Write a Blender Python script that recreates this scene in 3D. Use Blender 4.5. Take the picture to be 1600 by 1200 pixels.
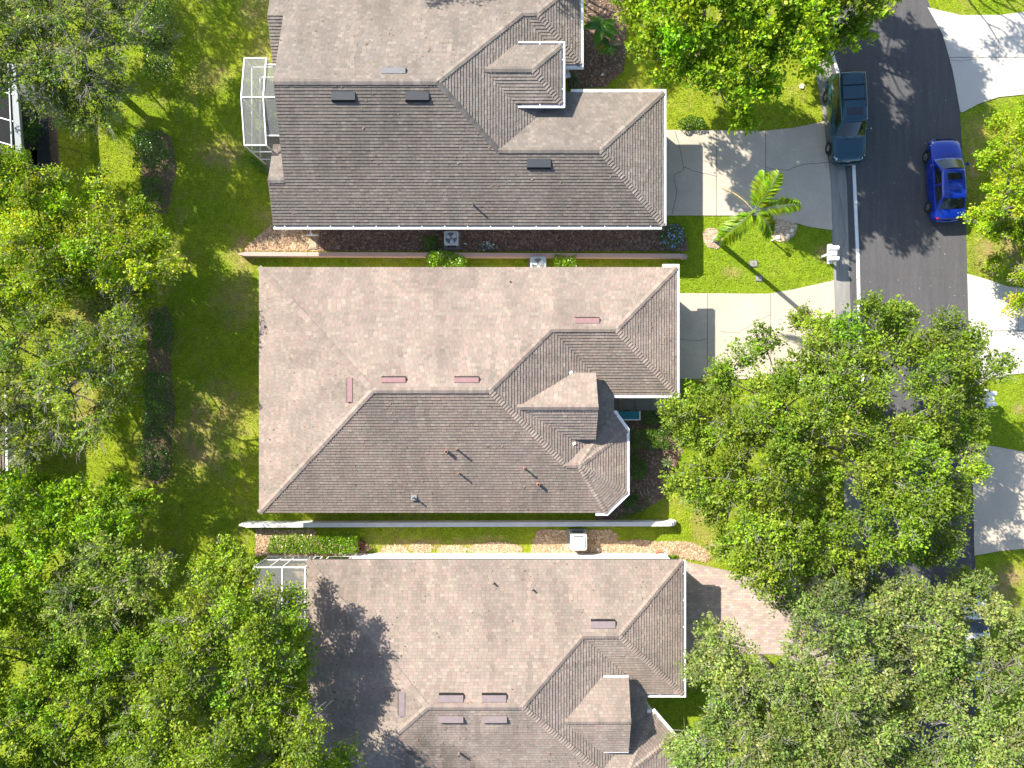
import bpy, math, random
import numpy as np
from mathutils import Vector, Matrix

random.seed(7)
RNG = np.random.default_rng(11)
for o in list(bpy.data.objects):
    bpy.data.objects.remove(o)
SC = bpy.context.scene
COL = SC.collection

# ------------------------------------------------------------------ camera, sky, sun, exposure
H = 40.5                    # drone height in metres
PX = 27.0                   # photo pixels per metre on the ground
cam_d = bpy.data.cameras.new('camera')
cam = bpy.data.objects.new('camera', cam_d)
COL.objects.link(cam)
cam.location = (0, 0, H)
cam.rotation_euler = (0, 0, 0)
cam_d.sensor_width = 36.0
cam_d.lens = 18.0 / ((800.0 / PX) / H)
cam_d.clip_end = 1000
cam_d.clip_start = 0.5
SC.camera = cam

SUN_TRAVEL = Vector((1.054, -0.885, -1.0)).normalized()
SUN_EL = math.asin(-SUN_TRAVEL.z)
world = bpy.data.worlds.new('World')
SC.world = world
world.use_nodes = True
wn = world.node_tree
wn.nodes.clear()
w_out = wn.nodes.new('ShaderNodeOutputWorld')
w_bg = wn.nodes.new('ShaderNodeBackground')
w_sky = wn.nodes.new('ShaderNodeTexSky')
w_sky.sky_type = 'NISHITA'
w_sky.sun_disc = False
w_sky.sun_elevation = SUN_EL
w_sky.sun_rotation = math.atan2(-SUN_TRAVEL.x, -SUN_TRAVEL.y)
w_bg.inputs[1].default_value = 0.12
wn.links.new(w_sky.outputs[0], w_bg.inputs[0])
wn.links.new(w_bg.outputs[0], w_out.inputs[0])

sun_d = bpy.data.lights.new('sun', 'SUN')
sun_d.energy = 5.0
sun_d.angle = math.radians(0.55)
sun_d.color = (1.0, 0.93, 0.82)
sun = bpy.data.objects.new('sun', sun_d)
COL.objects.link(sun)
sun.rotation_euler = SUN_TRAVEL.to_track_quat('-Z', 'Y').to_euler()
sun.location = (-40, 35, 60)

SC.render.engine = 'CYCLES'
SC.view_settings.view_transform = 'Standard'
SC.view_settings.look = 'None'
SC.view_settings.exposure = 1.26
SC.view_settings.gamma = 1.0
SC.view_settings.use_curve_mapping = False
SC.cycles.max_bounces = 6
SC.cycles.transparent_max_bounces = 12

# ------------------------------------------------------------------ helpers
def P(px, py, h=0.0):
    """photo pixel of a point known to be h metres up -> world point"""
    k = (H - h) / H / PX
    return ((px - 800) * k, (600 - py) * k, h)

def plan(px, py, h=0.0):
    """photo pixel of a point h metres up -> plan coordinates in ground pixels"""
    k = (H - h) / H
    return (800 + (px - 800) * k, 600 + (py - 600) * k)

def W(x, y, z=0.0):
    """plan coordinates in ground pixels -> world metres"""
    return ((x - 800) / PX, (600 - y) / PX, z)

def empty(name, loc=(0, 0, 0), rz=0.0):
    o = bpy.data.objects.new(name, None)
    o.empty_display_size = 0.3
    o.location = loc
    o.rotation_euler = (0, 0, rz)
    COL.objects.link(o)
    return o

def tag(o, label=None, cat=None, group=None, kind=None):
    if label: o['label'] = label
    if cat: o['category'] = cat
    if group: o['group'] = group
    if kind: o['kind'] = kind
    return o

def thing(name, label, cat, loc=(0, 0, 0), rz=0.0, group=None):
    return tag(empty(name, loc, rz), label, cat, group)

def origin_of(o):
    v = Vector((0, 0, 0))
    while o is not None:
        v += o.location
        o = o.parent
    return v

class MB:
    def __init__(s):
        s.v = []; s.f = []; s.c = []
    def face(s, pts, c=None):
        n = len(s.v)
        s.v.extend(pts)
        s.f.append(tuple(range(n, n + len(pts))))
        s.c.append(c or (1, 1, 1))
    def box(s, lo, hi, c=None, rz=0.0, ctr=None):
        x0, y0, z0 = lo; x1, y1, z1 = hi
        p = [(x0,y0,z0),(x1,y0,z0),(x1,y1,z0),(x0,y1,z0),(x0,y0,z1),(x1,y0,z1),(x1,y1,z1),(x0,y1,z1)]
        if rz:
            cx, cy = ctr or ((x0+x1)/2, (y0+y1)/2)
            ca, sa = math.cos(rz), math.sin(rz)
            p = [(cx+(x-cx)*ca-(y-cy)*sa, cy+(x-cx)*sa+(y-cy)*ca, z) for x, y, z in p]
        n = len(s.v); s.v.extend(p)
        for q in ((3,2,1,0),(4,5,6,7),(0,1,5,4),(1,2,6,5),(2,3,7,6),(3,0,4,7)):
            s.f.append(tuple(n+i for i in q)); s.c.append(c or (1,1,1))
    def prism(s, pts, z0, z1, c=None):
        """pts: world xy polygon (any winding)"""
        a = sum(pts[i][0]*pts[(i+1)%len(pts)][1]-pts[(i+1)%len(pts)][0]*pts[i][1] for i in range(len(pts)))
        if a < 0: pts = pts[::-1]
        m = len(pts); n = len(s.v)
        s.v.extend([(x,y,z0) for x,y in pts]); s.v.extend([(x,y,z1) for x,y in pts])
        s.f.append(tuple(range(n+m, n+2*m))); s.c.append(c or (1,1,1))
        s.f.append(tuple(range(n+m-1, n-1, -1))); s.c.append(c or (1,1,1))
        for i in range(m):
            j = (i+1) % m
            s.f.append((n+i, n+j, n+m+j, n+m+i)); s.c.append(c or (1,1,1))
    def tube(s, pts, radii, sides=6, c=None, cap=True):
        rings = []
        for i, p in enumerate(pts):
            p = Vector(p)
            d = (Vector(pts[min(i+1,len(pts)-1)]) - Vector(pts[max(i-1,0)]))
            if d.length < 1e-6: d = Vector((0,0,1))
            d.normalize()
            a = d.orthogonal().normalized(); b = d.cross(a)
            r = radii[i] if hasattr(radii, '__len__') else radii
            n = len(s.v)
            for k in range(sides):
                t = 2*math.pi*k/sides
                s.v.append(tuple(p + a*(r*math.cos(t)) + b*(r*math.sin(t))))
            rings.append(n)
        for i in range(len(rings)-1):
            for k in range(sides):
                k2 = (k+1) % sides
                s.f.append((rings[i]+k, rings[i]+k2, rings[i+1]+k2, rings[i+1]+k)); s.c.append(c or (1,1,1))
        if cap:
            s.f.append(tuple(rings[-1]+k for k in range(sides))); s.c.append(c or (1,1,1))
            s.f.append(tuple(rings[0]+k for k in range(sides-1,-1,-1))); s.c.append(c or (1,1,1))
    def cyl(s, x, y, z0, z1, r, sides=12, c=None, r1=None):
        s.tube([(x,y,z0),(x,y,z1)], [r, r1 if r1 is not None else r], sides, c)
    def sweep(s, pts, prof, c=None):
        """pts: open polyline in world xy; prof: closed list of (offset to the right of travel, z)"""
        m = len(prof); rings = []
        for i, p in enumerate(pts):
            p = Vector(p[:2])
            d1 = (Vector(pts[i][:2]) - Vector(pts[i-1][:2])).normalized() if i > 0 else None
            d2 = (Vector(pts[i+1][:2]) - Vector(pts[i][:2])).normalized() if i < len(pts)-1 else None
            if d1 is None: d1 = d2
            if d2 is None: d2 = d1
            n1 = Vector((d1.y, -d1.x)); n2 = Vector((d2.y, -d2.x))
            mm = (n1+n2)
            mm = mm / max(mm.dot(n1), 1e-3)
            n = len(s.v)
            for o_, z in prof:
                q = p + mm*o_
                s.v.append((q.x, q.y, z))
            rings.append(n)
        for i in range(len(rings)-1):
            for k in range(m):
                k2 = (k+1) % m
                s.f.append((rings[i]+k, rings[i+1]+k, rings[i+1]+k2, rings[i]+k2)); s.c.append(c or (1,1,1))
        s.f.append(tuple(rings[0]+k for k in range(m))); s.c.append(c or (1,1,1))
        s.f.append(tuple(rings[-1]+k for k in range(m-1,-1,-1))); s.c.append(c or (1,1,1))
    def build(s, name, mat, parent=None, origin=None, smooth=False, colors=False, loc=None):
        org = Vector(origin) if origin is not None else (origin_of(parent) if parent is not None else Vector((0,0,0)))
        me = bpy.data.meshes.new(name)
        me.from_pydata([(v[0]-org[0], v[1]-org[1], v[2]-org[2]) for v in s.v], [], s.f)
        if colors:
            a = me.attributes.new('tint', 'FLOAT_COLOR', 'FACE')
            arr = np.ones((len(s.f), 4), np.float32); arr[:, :3] = np.array(s.c, np.float32)
            a.data.foreach_set('color', arr.ravel())
        if smooth:
            me.polygons.foreach_set('use_smooth', [True]*len(me.polygons))
        me.materials.append(mat)
        o = bpy.data.objects.new(name, me)
        COL.objects.link(o)
        if parent is not None: o.parent = parent
        elif origin is not None: o.location = org
        if loc is not None: o.location = loc
        return o

def np_mesh(name, V, F4, mat, tint=None, F3=None):
    """numpy arrays -> mesh of quads (or tris)"""
    me = bpy.data.meshes.new(name)
    F = F4 if F4 is not None else F3
    k = F.shape[1]; nf = len(F)
    me.vertices.add(len(V)); me.vertices.foreach_set('co', np.ascontiguousarray(V, np.float32).ravel())
    me.loops.add(nf*k); me.loops.foreach_set('vertex_index', np.ascontiguousarray(F, np.int32).ravel())
    me.polygons.add(nf)
    me.polygons.foreach_set('loop_start', np.arange(0, nf*k, k, dtype=np.int32))
    me.polygons.foreach_set('loop_total', np.full(nf, k, np.int32))
    me.update(calc_edges=True)
    if tint is not None:
        a = me.attributes.new('tint', 'FLOAT_COLOR', 'FACE')
        arr = np.ones((nf, 4), np.float32); arr[:, :3] = tint
        a.data.foreach_set('color', arr.ravel())
    me.materials.append(mat)
    return me

def link(name, me, parent=None, loc=None):
    o = bpy.data.objects.new(name, me)
    COL.objects.link(o)
    if parent is not None: o.parent = parent
    if loc is not None: o.location = loc
    return o

def copy_tree(o, parent=None):
    c = o.copy(); COL.objects.link(c)
    if parent is not None: c.parent = parent
    for ch in o.children:
        copy_tree(ch, c)
    return c

# ------------------------------------------------------------------ materials
def mat(name, col, rough=0.7, metal=0.0, noise=0.0, scale=8.0, bump=0.0, bscale=40.0, spec=0.3,
        attr=False, col2=None, stretch=None, coat=0.0, detail=4.0, noise2=0.0, scale2=1.0, col3=None):
    m = bpy.data.materials.new(name); m.use_nodes = True
    nt = m.node_tree; N = nt.nodes; L = nt.links
    bs = N['Principled BSDF']
    bs.inputs['Roughness'].default_value = rough
    bs.inputs['Metallic'].default_value = metal
    bs.inputs['Specular IOR Level'].default_value = spec
    bs.inputs['Coat Weight'].default_value = coat
    bs.inputs['Base Color'].default_value = (*col, 1)
    tc = N.new('ShaderNodeTexCoord'); vec = tc.outputs['Object']
    if stretch:
        mp = N.new('ShaderNodeMapping'); mp.inputs['Scale'].default_value = stretch
        L.new(vec, mp.inputs[0]); vec = mp.outputs[0]
    cur = None
    if attr:
        at = N.new('ShaderNodeAttribute'); at.attribute_name = 'tint'
        mx = N.new('ShaderNodeMix'); mx.data_type = 'RGBA'; mx.blend_type = 'MULTIPLY'; mx.inputs[0].default_value = 1
        mx.inputs[6].default_value = (*col, 1); L.new(at.outputs['Color'], mx.inputs[7]); cur = mx.outputs[2]
    def addnoise(sc, amt, c2):
        nonlocal cur
        nz = N.new('ShaderNodeTexNoise'); nz.inputs['Scale'].default_value = sc; nz.inputs['Detail'].default_value = detail
        L.new(vec, nz.inputs['Vector'])
        rp = N.new('ShaderNodeMapRange'); rp.inputs[1].default_value = 0.32; rp.inputs[2].default_value = 0.68
        rp.inputs[3].default_value = 0.0; rp.inputs[4].default_value = amt
        L.new(nz.outputs['Fac'], rp.inputs[0])
        mx = N.new('ShaderNodeMix'); mx.data_type = 'RGBA'
        L.new(rp.outputs[0], mx.inputs[0])
        if cur is None: mx.inputs[6].default_value = (*col, 1)
        else: L.new(cur, mx.inputs[6])
        mx.inputs[7].default_value = (*c2, 1); cur = mx.outputs[2]
    if noise: addnoise(scale, noise, col2 or tuple(c*0.45 for c in col))
    if noise2: addnoise(scale2, noise2, col3 or tuple(c*0.6 for c in col))
    if cur is not None: L.new(cur, bs.inputs['Base Color'])
    if bump:
        nz = N.new('ShaderNodeTexNoise'); nz.inputs['Scale'].default_value = bscale; nz.inputs['Detail'].default_value = 5
        L.new(tc.outputs['Object'], nz.inputs['Vector'])
        bp = N.new('ShaderNodeBump'); bp.inputs['Strength'].default_value = bump; bp.inputs['Distance'].default_value = 0.03
        L.new(nz.outputs['Fac'], bp.inputs['Height']); L.new(bp.outputs[0], bs.inputs['Normal'])
    return m

def leaf_mat(name, rough=0.5, trans=0.38, spec=0.25):
    m = bpy.data.materials.new(name); m.use_nodes = True
    nt = m.node_tree; N = nt.nodes; L = nt.links
    bs = N['Principled BSDF']; out = N['Material Output']
    at = N.new('ShaderNodeAttribute'); at.attribute_name = 'tint'
    L.new(at.outputs['Color'], bs.inputs['Base Color'])
    bs.inputs['Roughness'].default_value = rough
    bs.inputs['Specular IOR Level'].default_value = spec
    tr = N.new('ShaderNodeBsdfTranslucent')
    hs = N.new('ShaderNodeMix'); hs.data_type = 'RGBA'; hs.blend_type = 'MULTIPLY'; hs.inputs[0].default_value = 1
    L.new(at.outputs['Color'], hs.inputs[6]); hs.inputs[7].default_value = (1.25, 1.15, 0.45, 1)
    L.new(hs.outputs[2], tr.inputs['Color'])
    mx = N.new('ShaderNodeMixShader'); mx.inputs[0].default_value = trans
    L.new(bs.outputs[0], mx.inputs[1]); L.new(tr.outputs[0], mx.inputs[2]); L.new(mx.outputs[0], out.inputs[0])
    return m

def screen_mat(name, col, opacity):
    m = bpy.data.materials.new(name); m.use_nodes = True
    nt = m.node_tree; N = nt.nodes; L = nt.links
    bs = N['Principled BSDF']; out = N['Material Output']
    bs.inputs['Base Color'].default_value = (*col, 1); bs.inputs['Roughness'].default_value = 0.7; bs.inputs['Specular IOR Level'].default_value = 0.08
    tr = N.new('ShaderNodeBsdfTransparent')
    mx = N.new('ShaderNodeMixShader'); mx.inputs[0].default_value = opacity
    L.new(tr.outputs[0], mx.inputs[1]); L.new(bs.outputs[0], mx.inputs[2]); L.new(mx.outputs[0], out.inputs[0])
    return m

def ground_mat():
    m = bpy.data.materials.new('lawn_soil'); m.use_nodes = True
    nt = m.node_tree; N = nt.nodes; L = nt.links
    bs = N['Principled BSDF']; bs.inputs['Roughness'].default_value = 0.95; bs.inputs['Specular IOR Level'].default_value = 0.1
    at = N.new('ShaderNodeAttribute'); at.attribute_name = 'tint'
    tc = N.new('ShaderNodeTexCoord')
    nz = N.new('ShaderNodeTexNoise'); nz.inputs['Scale'].default_value = 9; nz.inputs['Detail'].default_value = 8; nz.inputs['Roughness'].default_value = 0.75
    L.new(tc.outputs['Object'], nz.inputs['Vector'])
    mr = N.new('ShaderNodeMapRange'); mr.inputs[1].default_value = 0.3; mr.inputs[2].default_value = 0.7; mr.inputs[3].default_value = 0.6; mr.inputs[4].default_value = 1.3
    L.new(nz.outputs['Fac'], mr.inputs[0])
    mx = N.new('ShaderNodeMix'); mx.data_type = 'RGBA'; mx.blend_type = 'MULTIPLY'; mx.inputs[0].default_value = 1
    L.new(at.outputs['Color'], mx.inputs[6]); L.new(mr.outputs[0], mx.inputs[7])
    L.new(mx.outputs[2], bs.inputs['Base Color'])
    nb = N.new('ShaderNodeTexNoise'); nb.inputs['Scale'].default_value = 14; nb.inputs['Detail'].default_value = 6
    L.new(tc.outputs['Object'], nb.inputs['Vector'])
    bp = N.new('ShaderNodeBump'); bp.inputs['Strength'].default_value = 0.7; bp.inputs['Distance'].default_value = 0.06
    L.new(nb.outputs['Fac'], bp.inputs['Height']); L.new(bp.outputs[0], bs.inputs['Normal'])
    return m

M = {
    'ground': ground_mat(),
    'grass': leaf_mat('grass_blades', 0.6, 0.3, 0.2),
    'leaf': leaf_mat('tree_leaves'),
    'gloss_leaf': leaf_mat('glossy_leaves', 0.32, 0.34, 0.5),
    'palm_leaf': leaf_mat('palm_leaves', 0.4, 0.4, 0.3),
    'bark': mat('grey_bark', (0.21, 0.19, 0.165), 0.9, noise=0.7, scale=6, bump=0.6, bscale=25),
    'twig': mat('pale_twig', (0.34, 0.32, 0.28), 0.9, noise=0.5, scale=3),
    'palm_trunk': mat('palm_trunk', (0.42, 0.40, 0.36), 0.85, noise=0.5, scale=10, stretch=(1, 1, 6), bump=0.4),
    'asphalt': mat('asphalt', (0.100, 0.098, 0.102), 0.9, spec=.08, noise=0.45, scale=2.2, stretch=(1.6, 0.12, 1), bump=0.5, bscale=120, col2=(0.150, 0.146, 0.144), noise2=0.4, scale2=35, col3=(0.042, 0.042, 0.044)),
    'gutter_concrete': mat('gutter_concrete', (0.29, 0.28, 0.26), 0.9, noise=0.5, scale=1.5, stretch=(2, 0.3, 1), bump=0.3, bscale=80),
    'concrete': mat('concrete', (0.53, 0.46, 0.36), 0.9, noise=0.5, scale=0.7, detail=9, bump=0.25, bscale=60, col2=(0.34, 0.30, 0.25), noise2=0.42, scale2=4.5, col3=(0.40, 0.355, 0.29)),
    'white_concrete': mat('white_concrete', (0.50, 0.47, 0.42), 0.9, noise=0.3, scale=1.6, detail=9, bump=0.2, bscale=60, col2=(0.44, 0.42, 0.38)),
    'grey_concrete': mat('grey_concrete', (0.30, 0.28, 0.25), 0.9, noise=0.4, scale=3, bump=0.2),
    'pink_paver': mat('pink_paver', (0.46, 0.37, 0.32), 0.9, noise=0.3, scale=2, attr=True, bump=0.2),
    'joint': mat('joint_dirt', (0.10, 0.09, 0.075), 0.95),
    'paint': mat('road_paint', (0.78, 0.78, 0.76), 0.7, noise=0.3, scale=6, col2=(0.5, 0.5, 0.49)),
    'shingle': mat('asphalt_shingle', (1, 1, 1), 0.95, attr=True, noise=0.22, scale=60, col2=(0.10, 0.09, 0.085), bump=0.35, bscale=150, spec=0.1, noise2=0.34, scale2=0.55, col3=(0.13, 0.122, 0.108)),
    'deck': mat('roof_deck', (0.10, 0.09, 0.08), 0.95),
    'white_metal': mat('white_metal', (0.80, 0.80, 0.80), 0.45, noise=0.12, scale=3, spec=0.4),
    'cream_stucco': mat('cream_stucco', (0.74, 0.68, 0.58), 0.9, noise=0.15, scale=3, bump=0.3, bscale=90),
    'pink_stucco': mat('pink_stucco', (0.50, 0.345, 0.30), 0.9, noise=0.3, scale=1.5, bump=0.3, bscale=60, col2=(0.36, 0.27, 0.24)),
    'white_stucco': mat('white_stucco', (0.74, 0.72, 0.70), 0.85, noise=0.2, scale=1.5, bump=0.3, bscale=60),
    'pink_metal': mat('pink_vent_metal', (0.34, 0.20, 0.195), 0.6, noise=0.25, scale=5),
    'mauve_metal': mat('mauve_vent_metal', (0.25, 0.20, 0.20), 0.6, noise=0.25, scale=5),
    'dark_metal': mat('dark_vent_metal', (0.055, 0.06, 0.065), 0.45, noise=0.2, scale=5),
    'silver_metal': mat('silver_vent_metal', (0.22, 0.22, 0.225), 0.4, metal=0.3, noise=0.2, scale=5),
    'terracotta': mat('terracotta_pipe', (0.42, 0.22, 0.15), 0.7),
    'lead': mat('lead_flashing', (0.22, 0.22, 0.22), 0.6),
    'black': mat('black_opening', (0.012, 0.012, 0.013), 0.8),
    'mulch': mat('bark_mulch', (0.21, 0.135, 0.10), 0.95, noise=0.9, scale=14, detail=9, bump=1.0, bscale=22, col2=(0.05, 0.033, 0.027), noise2=0.55, scale2=30, col3=(0.24, 0.17, 0.125)),
    'straw': mat('dry_sunlit_mulch', (0.43, 0.30, 0.18), 0.95, noise=0.8, scale=11, detail=9, bump=0.9, bscale=22, col2=(0.24, 0.13, 0.065), noise2=0.4, scale2=26, col3=(0.55, 0.40, 0.25)),
    'sand': mat('sandy_soil', (0.50, 0.40, 0.27), 0.95, noise=0.6, scale=8, detail=9, bump=0.8, bscale=25, col2=(0.30, 0.21, 0.13)),
    'chip': mat('bark_chip', (1, 1, 1), 0.95, attr=True),
    'ac_grey': mat('pale_ac_metal', (0.50, 0.55, 0.56), 0.45, noise=0.1, scale=4),
    'ac_green': mat('sage_ac_metal', (0.52, 0.60, 0.53), 0.5, noise=0.12, scale=4),
    'ac_dark': mat('ac_interior', (0.03, 0.035, 0.04), 0.6),
    'ac_fin': mat('ac_fin', (0.16, 0.17, 0.17), 0.6),
    'teal': mat('teal_panel', (0.02, 0.22, 0.28), 0.4, noise=0.15, scale=4),
    'hose': mat('terracotta_hose', (0.5, 0.19, 0.12), 0.6),
    'screen': screen_mat('insect_screen', (0.26, 0.27, 0.27), 0.42),
    'dark_screen': screen_mat('dark_insect_screen', (0.012, 0.014, 0.017), 0.92),
    'stone': mat('white_stone', (0.72, 0.70, 0.66), 0.8, noise=0.3, scale=6),
    'suv_paint': mat('teal_car_paint', (0.005, 0.052, 0.078), 0.25, metal=0.2, coat=1.0, spec=0.5),
    'blue_paint': mat('blue_car_paint', (0.003, 0.028, 0.33), 0.22, metal=0.2, coat=1.0, spec=0.5),
    'white_paint': mat('white_car_paint', (0.70, 0.72, 0.75), 0.25, coat=1.0, spec=0.5),
    'car_glass': mat('car_glass', (0.012, 0.016, 0.018), 0.04, spec=0.9),
    'tyre': mat('tyre_rubber', (0.018, 0.018, 0.018), 0.85),
    'rim': mat('alloy_rim', (0.55, 0.56, 0.58), 0.3, metal=0.8),
    'trim': mat('black_trim', (0.02, 0.02, 0.022), 0.5),
    'chrome': mat('chrome', (0.6, 0.6, 0.62), 0.15, metal=1.0),
    'lamp': mat('headlamp_lens', (0.62, 0.64, 0.66), 0.15, spec=0.8),
    'tail': mat('tail_lamp', (0.30, 0.01, 0.012), 0.2, spec=0.7),
    'stalk': mat('green_stalk', (.13, .20, .03), .6),
    'paver_sand': mat('paver_sand', (.33, .27, .23), .95),
    'tan_trim': mat('tan_trim', (.26, .22, .19), .8),
    'fan': mat('fan_blade', (.68, .74, .78), .5),
    'lanai_shade_grey': mat('tree_shaded_metal', (.20, .235, .26), .5),  # tree shade over the porch gutter band is mixed into this colour
    'petal': mat('pale_blue_petal', (0.28, 0.38, 0.72), 0.7),
    'white_petal': mat('white_petal', (0.6, 0.6, 0.58), 0.7),
    'leaflitter': mat('leaf_litter', (1, 1, 1), 0.9, attr=True),
    'door': mat('garage_door_paint', (0.62, 0.58, 0.52), 0.6),
}

# ------------------------------------------------------------------ plan-space utilities
def in_poly(x, y, poly):
    x = np.asarray(x); y = np.asarray(y)
    ins = np.zeros(x.shape, bool)
    n = len(poly)
    for i in range(n):
        x0, y0 = poly[i]; x1, y1 = poly[(i+1) % n]
        if y0 == y1: continue
        c = ((y0 > y) != (y1 > y)) & (x < (x1-x0)*(y-y0)/(y1-y0)+x0)
        ins ^= c
    return ins

def poly_dist(x, y, poly):
    d = np.full(np.shape(x), 1e9)
    n = len(poly)
    for i in range(n):
        ax, ay = poly[i]; bx, by = poly[(i+1) % n]
        vx, vy = bx-ax, by-ay
        L2 = vx*vx+vy*vy+1e-9
        t = np.clip(((x-ax)*vx+(y-ay)*vy)/L2, 0, 1)
        d = np.minimum(d, np.hypot(x-(ax+t*vx), y-(ay+t*vy)))
    return d

def vnoise(x, y, scale, seed):
    """smooth value noise 0..1"""
    r = np.random.default_rng(seed); G = r.random((256, 256))
    xs = np.asarray(x)/scale + 1000.3; ys = np.asarray(y)/scale + 1000.7
    xi = np.floor(xs).astype(int); yi = np.floor(ys).astype(int)
    fx = xs-xi; fy = ys-yi
    fx = fx*fx*(3-2*fx); fy = fy*fy*(3-2*fy)
    a = G[xi % 256, yi % 256]; b = G[(xi+1) % 256, yi % 256]; c = G[xi % 256, (yi+1) % 256]; d = G[(xi+1) % 256, (yi+1) % 256]
    return (a*(1-fx)+b*fx)*(1-fy)+(c*(1-fx)+d*fx)*fy

# ------------------------------------------------------------------ ground, street, beds (plan polygons in photo pixels, h = 0)
STREET = [(1215,-150),(1243,-40),(1262,40),(1274,110),(1287,190),(1298,290),(1303,460),(1308,600),(1318,760),(1326,900),(1332,1300),
          (1524,1300),(1524,900),(1522,800),(1519,700),(1513,500),(1509,340),(1500,175),(1488,110),(1473,55),(1449,0),(1420,-60),(1380,-150)]
DRIVE_A = [(1022,203),(1190,205),(1240,200),(1287,190),(1298,290),(1300,360),(1262,354),(1230,345),(1195,337),(1022,337)]
DRIVE_B = [(1041,458),(1200,459),(1240,452),(1303,438),(1308,612),(1240,600),(1200,592),(1041,592)]
DRIVE_C = [(1046,868),(1075,878),(1130,890),(1200,905),(1326,890),(1330,1060),(1210,1022),(1046,1022)]
DRIVE_D = [(1449,12),(1500,24),(1560,24),(1640,14),(1700,10),(1700,150),(1600,148),(1560,152),(1530,162),(1503,176),(1500,175),(1488,110),(1473,55)]
DRIVE_E = [(1511,428),(1540,436),(1575,448),(1620,452),(1700,452),(1700,580),(1600,583),(1572,586),(1545,594),(1516,608),(1513,500)]
DRIVE_F = [(1519,700),(1535,694),(1600,706),(1700,708),(1700,850),(1600,857),(1560,861),(1522,868)]
WALK = [(920,618),(1041,618),(1041,592),(1064,592),(1064,641),(920,641)]
MULCH_A = [(500,350),(1062,350),(1072,374),(1076,392),(500,392)]
SUNLIT_A = [(430,330),(500,345),(500,392),(380,392),(400,372),(424,352)]
BED_FRONT = [(925,641),(1064,641),(1068,700),(1052,740),(1040,775),(1000,800),(960,812),(930,812),(930,641)]
STRAW_B = [(400,824),(490,826),(1060,826),(1085,845),(1110,868),(1100,880),(1046,868),(400,868)]
SAND_A = [(1192,345),(1205,334),(1230,340),(1246,352),(1243,365),(1232,376),(1216,378),(1203,368)]
SAND_B = [(1098,364),(1105,356),(1118,357),(1127,368),(1130,382),(1120,388),(1105,386),(1099,376)]
STRAW_W = [(60,180),(88,180),(94,270),(56,270)]
BED_NE = [(915,-20),(975,-20),(978,60),(975,110),(945,136),(890,138),(880,100),(912,100)]
GRASS_PATCH = [(560,838,600,866),(620,842,700,866),(700,842,860,866)]

HOUSES_PLAN = [[(459,15),(902,15),(902,142),(1040,170),(1022,375),(459,375)], [(434,430),(1042,430),(1042,618),(969,640),(969,760),(940,786),(434,786)], [(500,862),(1050,862),(1050,1212),(500,1212)]]
HARD = [STREET, DRIVE_A, DRIVE_B, DRIVE_C, DRIVE_D, DRIVE_E, DRIVE_F, WALK]
BEDS = [MULCH_A, SUNLIT_A, BED_FRONT, SAND_A, SAND_B, BED_NE]

DRY = [(400,20,30,30),(415,75,22,40),(395,92,25,20),(376,400,18,40),(350,240,40,30),(330,120,30,30),(415,340,25,18),(370,470,40,40),(150,480,70,40),(100,640,60,80),
       (1530,200,30,25),(1520,260,14,70),(1580,380,22,40),(1540,400,30,30),(1095,810,14,60),(1110,850,25,30),(1580,900,40,20),(1560,930,40,30),(650,850,80,12),(760,850,60,12),(340,650,60,50),(300,700,60,60),(255,410,40,40),(1590,640,10,10),(1145,425,18,10),(1290,395,20,14),(240,720,30,70)]
def dryness(x, y):
    d = np.zeros(np.shape(x))
    for cx, cy, rx, ry in DRY:
        d = np.maximum(d, 1-np.sqrt(((x-cx)/rx)**2+((y-cy)/ry)**2)*0.8)
    n = vnoise(x, y, 9, 3)*0.6+vnoise(x, y, 26, 4)*0.4
    base = np.clip((n-0.54)*2.6, 0, 1)*0.36
    trim = in_poly(x, y, [(1040,330),(1310,330),(1310,470),(1040,470)]) | in_poly(x, y, [(1500,580),(1700,580),(1700,720),(1500,720)])
    base = np.where(trim, base*0.25, base)
    return np.clip(np.clip(d, 0, 1)*(0.35+1.3*(n-0.2))+base, 0, 1)
GREEN_A = np.array([0.225, 0.340, 0.016]); GREEN_B = np.array([0.330, 0.395, 0.026]); STRAWC = np.array([0.44, 0.33, 0.14])
def grass_colour(x, y):
    d = dryness(x, y)[..., None]
    n = vnoise(x, y, 40, 8)[..., None]
    trim = (in_poly(x, y, [(1040,330),(1310,330),(1310,470),(1040,470)]) | in_poly(x, y, [(1500,580),(1700,580),(1700,720),(1500,720)]))[..., None]
    n = np.where(trim, n*0.35, n)
    g = GREEN_A*(1-n)+GREEN_B*n
    return g*(1-d)+STRAWC*d

def build_ground():
    fx = np.arange(-33, 33.01, 0.25); fy = np.arange(-26, 26.01, 0.25)
    xs = np.concatenate([[-260,-120,-60,-42], fx, [42,60,120,260]]); ys = np.concatenate([[-260,-120,-60,-36], fy, [36,60,120,260]])
    X, Y = np.meshgrid(xs, ys)
    V = np.stack([X.ravel(), Y.ravel(), np.zeros(X.size)], 1)
    nx, ny = len(xs), len(ys)
    i = np.arange(nx-1)[None, :] + (np.arange(ny-1)*nx)[:, None]
    F = np.stack([i, i+1, i+1+nx, i+nx], -1).reshape(-1, 4)
    cx = V[F].mean(1)
    tint = grass_colour(800+cx[:, 0]*PX, 600-cx[:, 1]*PX)
    r = np.random.default_rng(5)
    tint = tint*(0.62+0.2*r.random((len(tint), 1)))
    me = np_mesh('ground', V, F, M['ground'], tint)
    g = link('ground', me); tag(g, kind='structure')
build_ground()


def sheet(name, poly, z, m, kind='structure', parent=None, z0=None):
    b = MB()
    b.prism([W(*p)[:2] for p in poly], z0 if z0 is not None else -0.05, z)
    o = b.build(name, m, parent)
    if kind and parent is None: tag(o, kind=kind)
    return o
street = sheet('street', STREET, 0.008, M['asphalt'])
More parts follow.
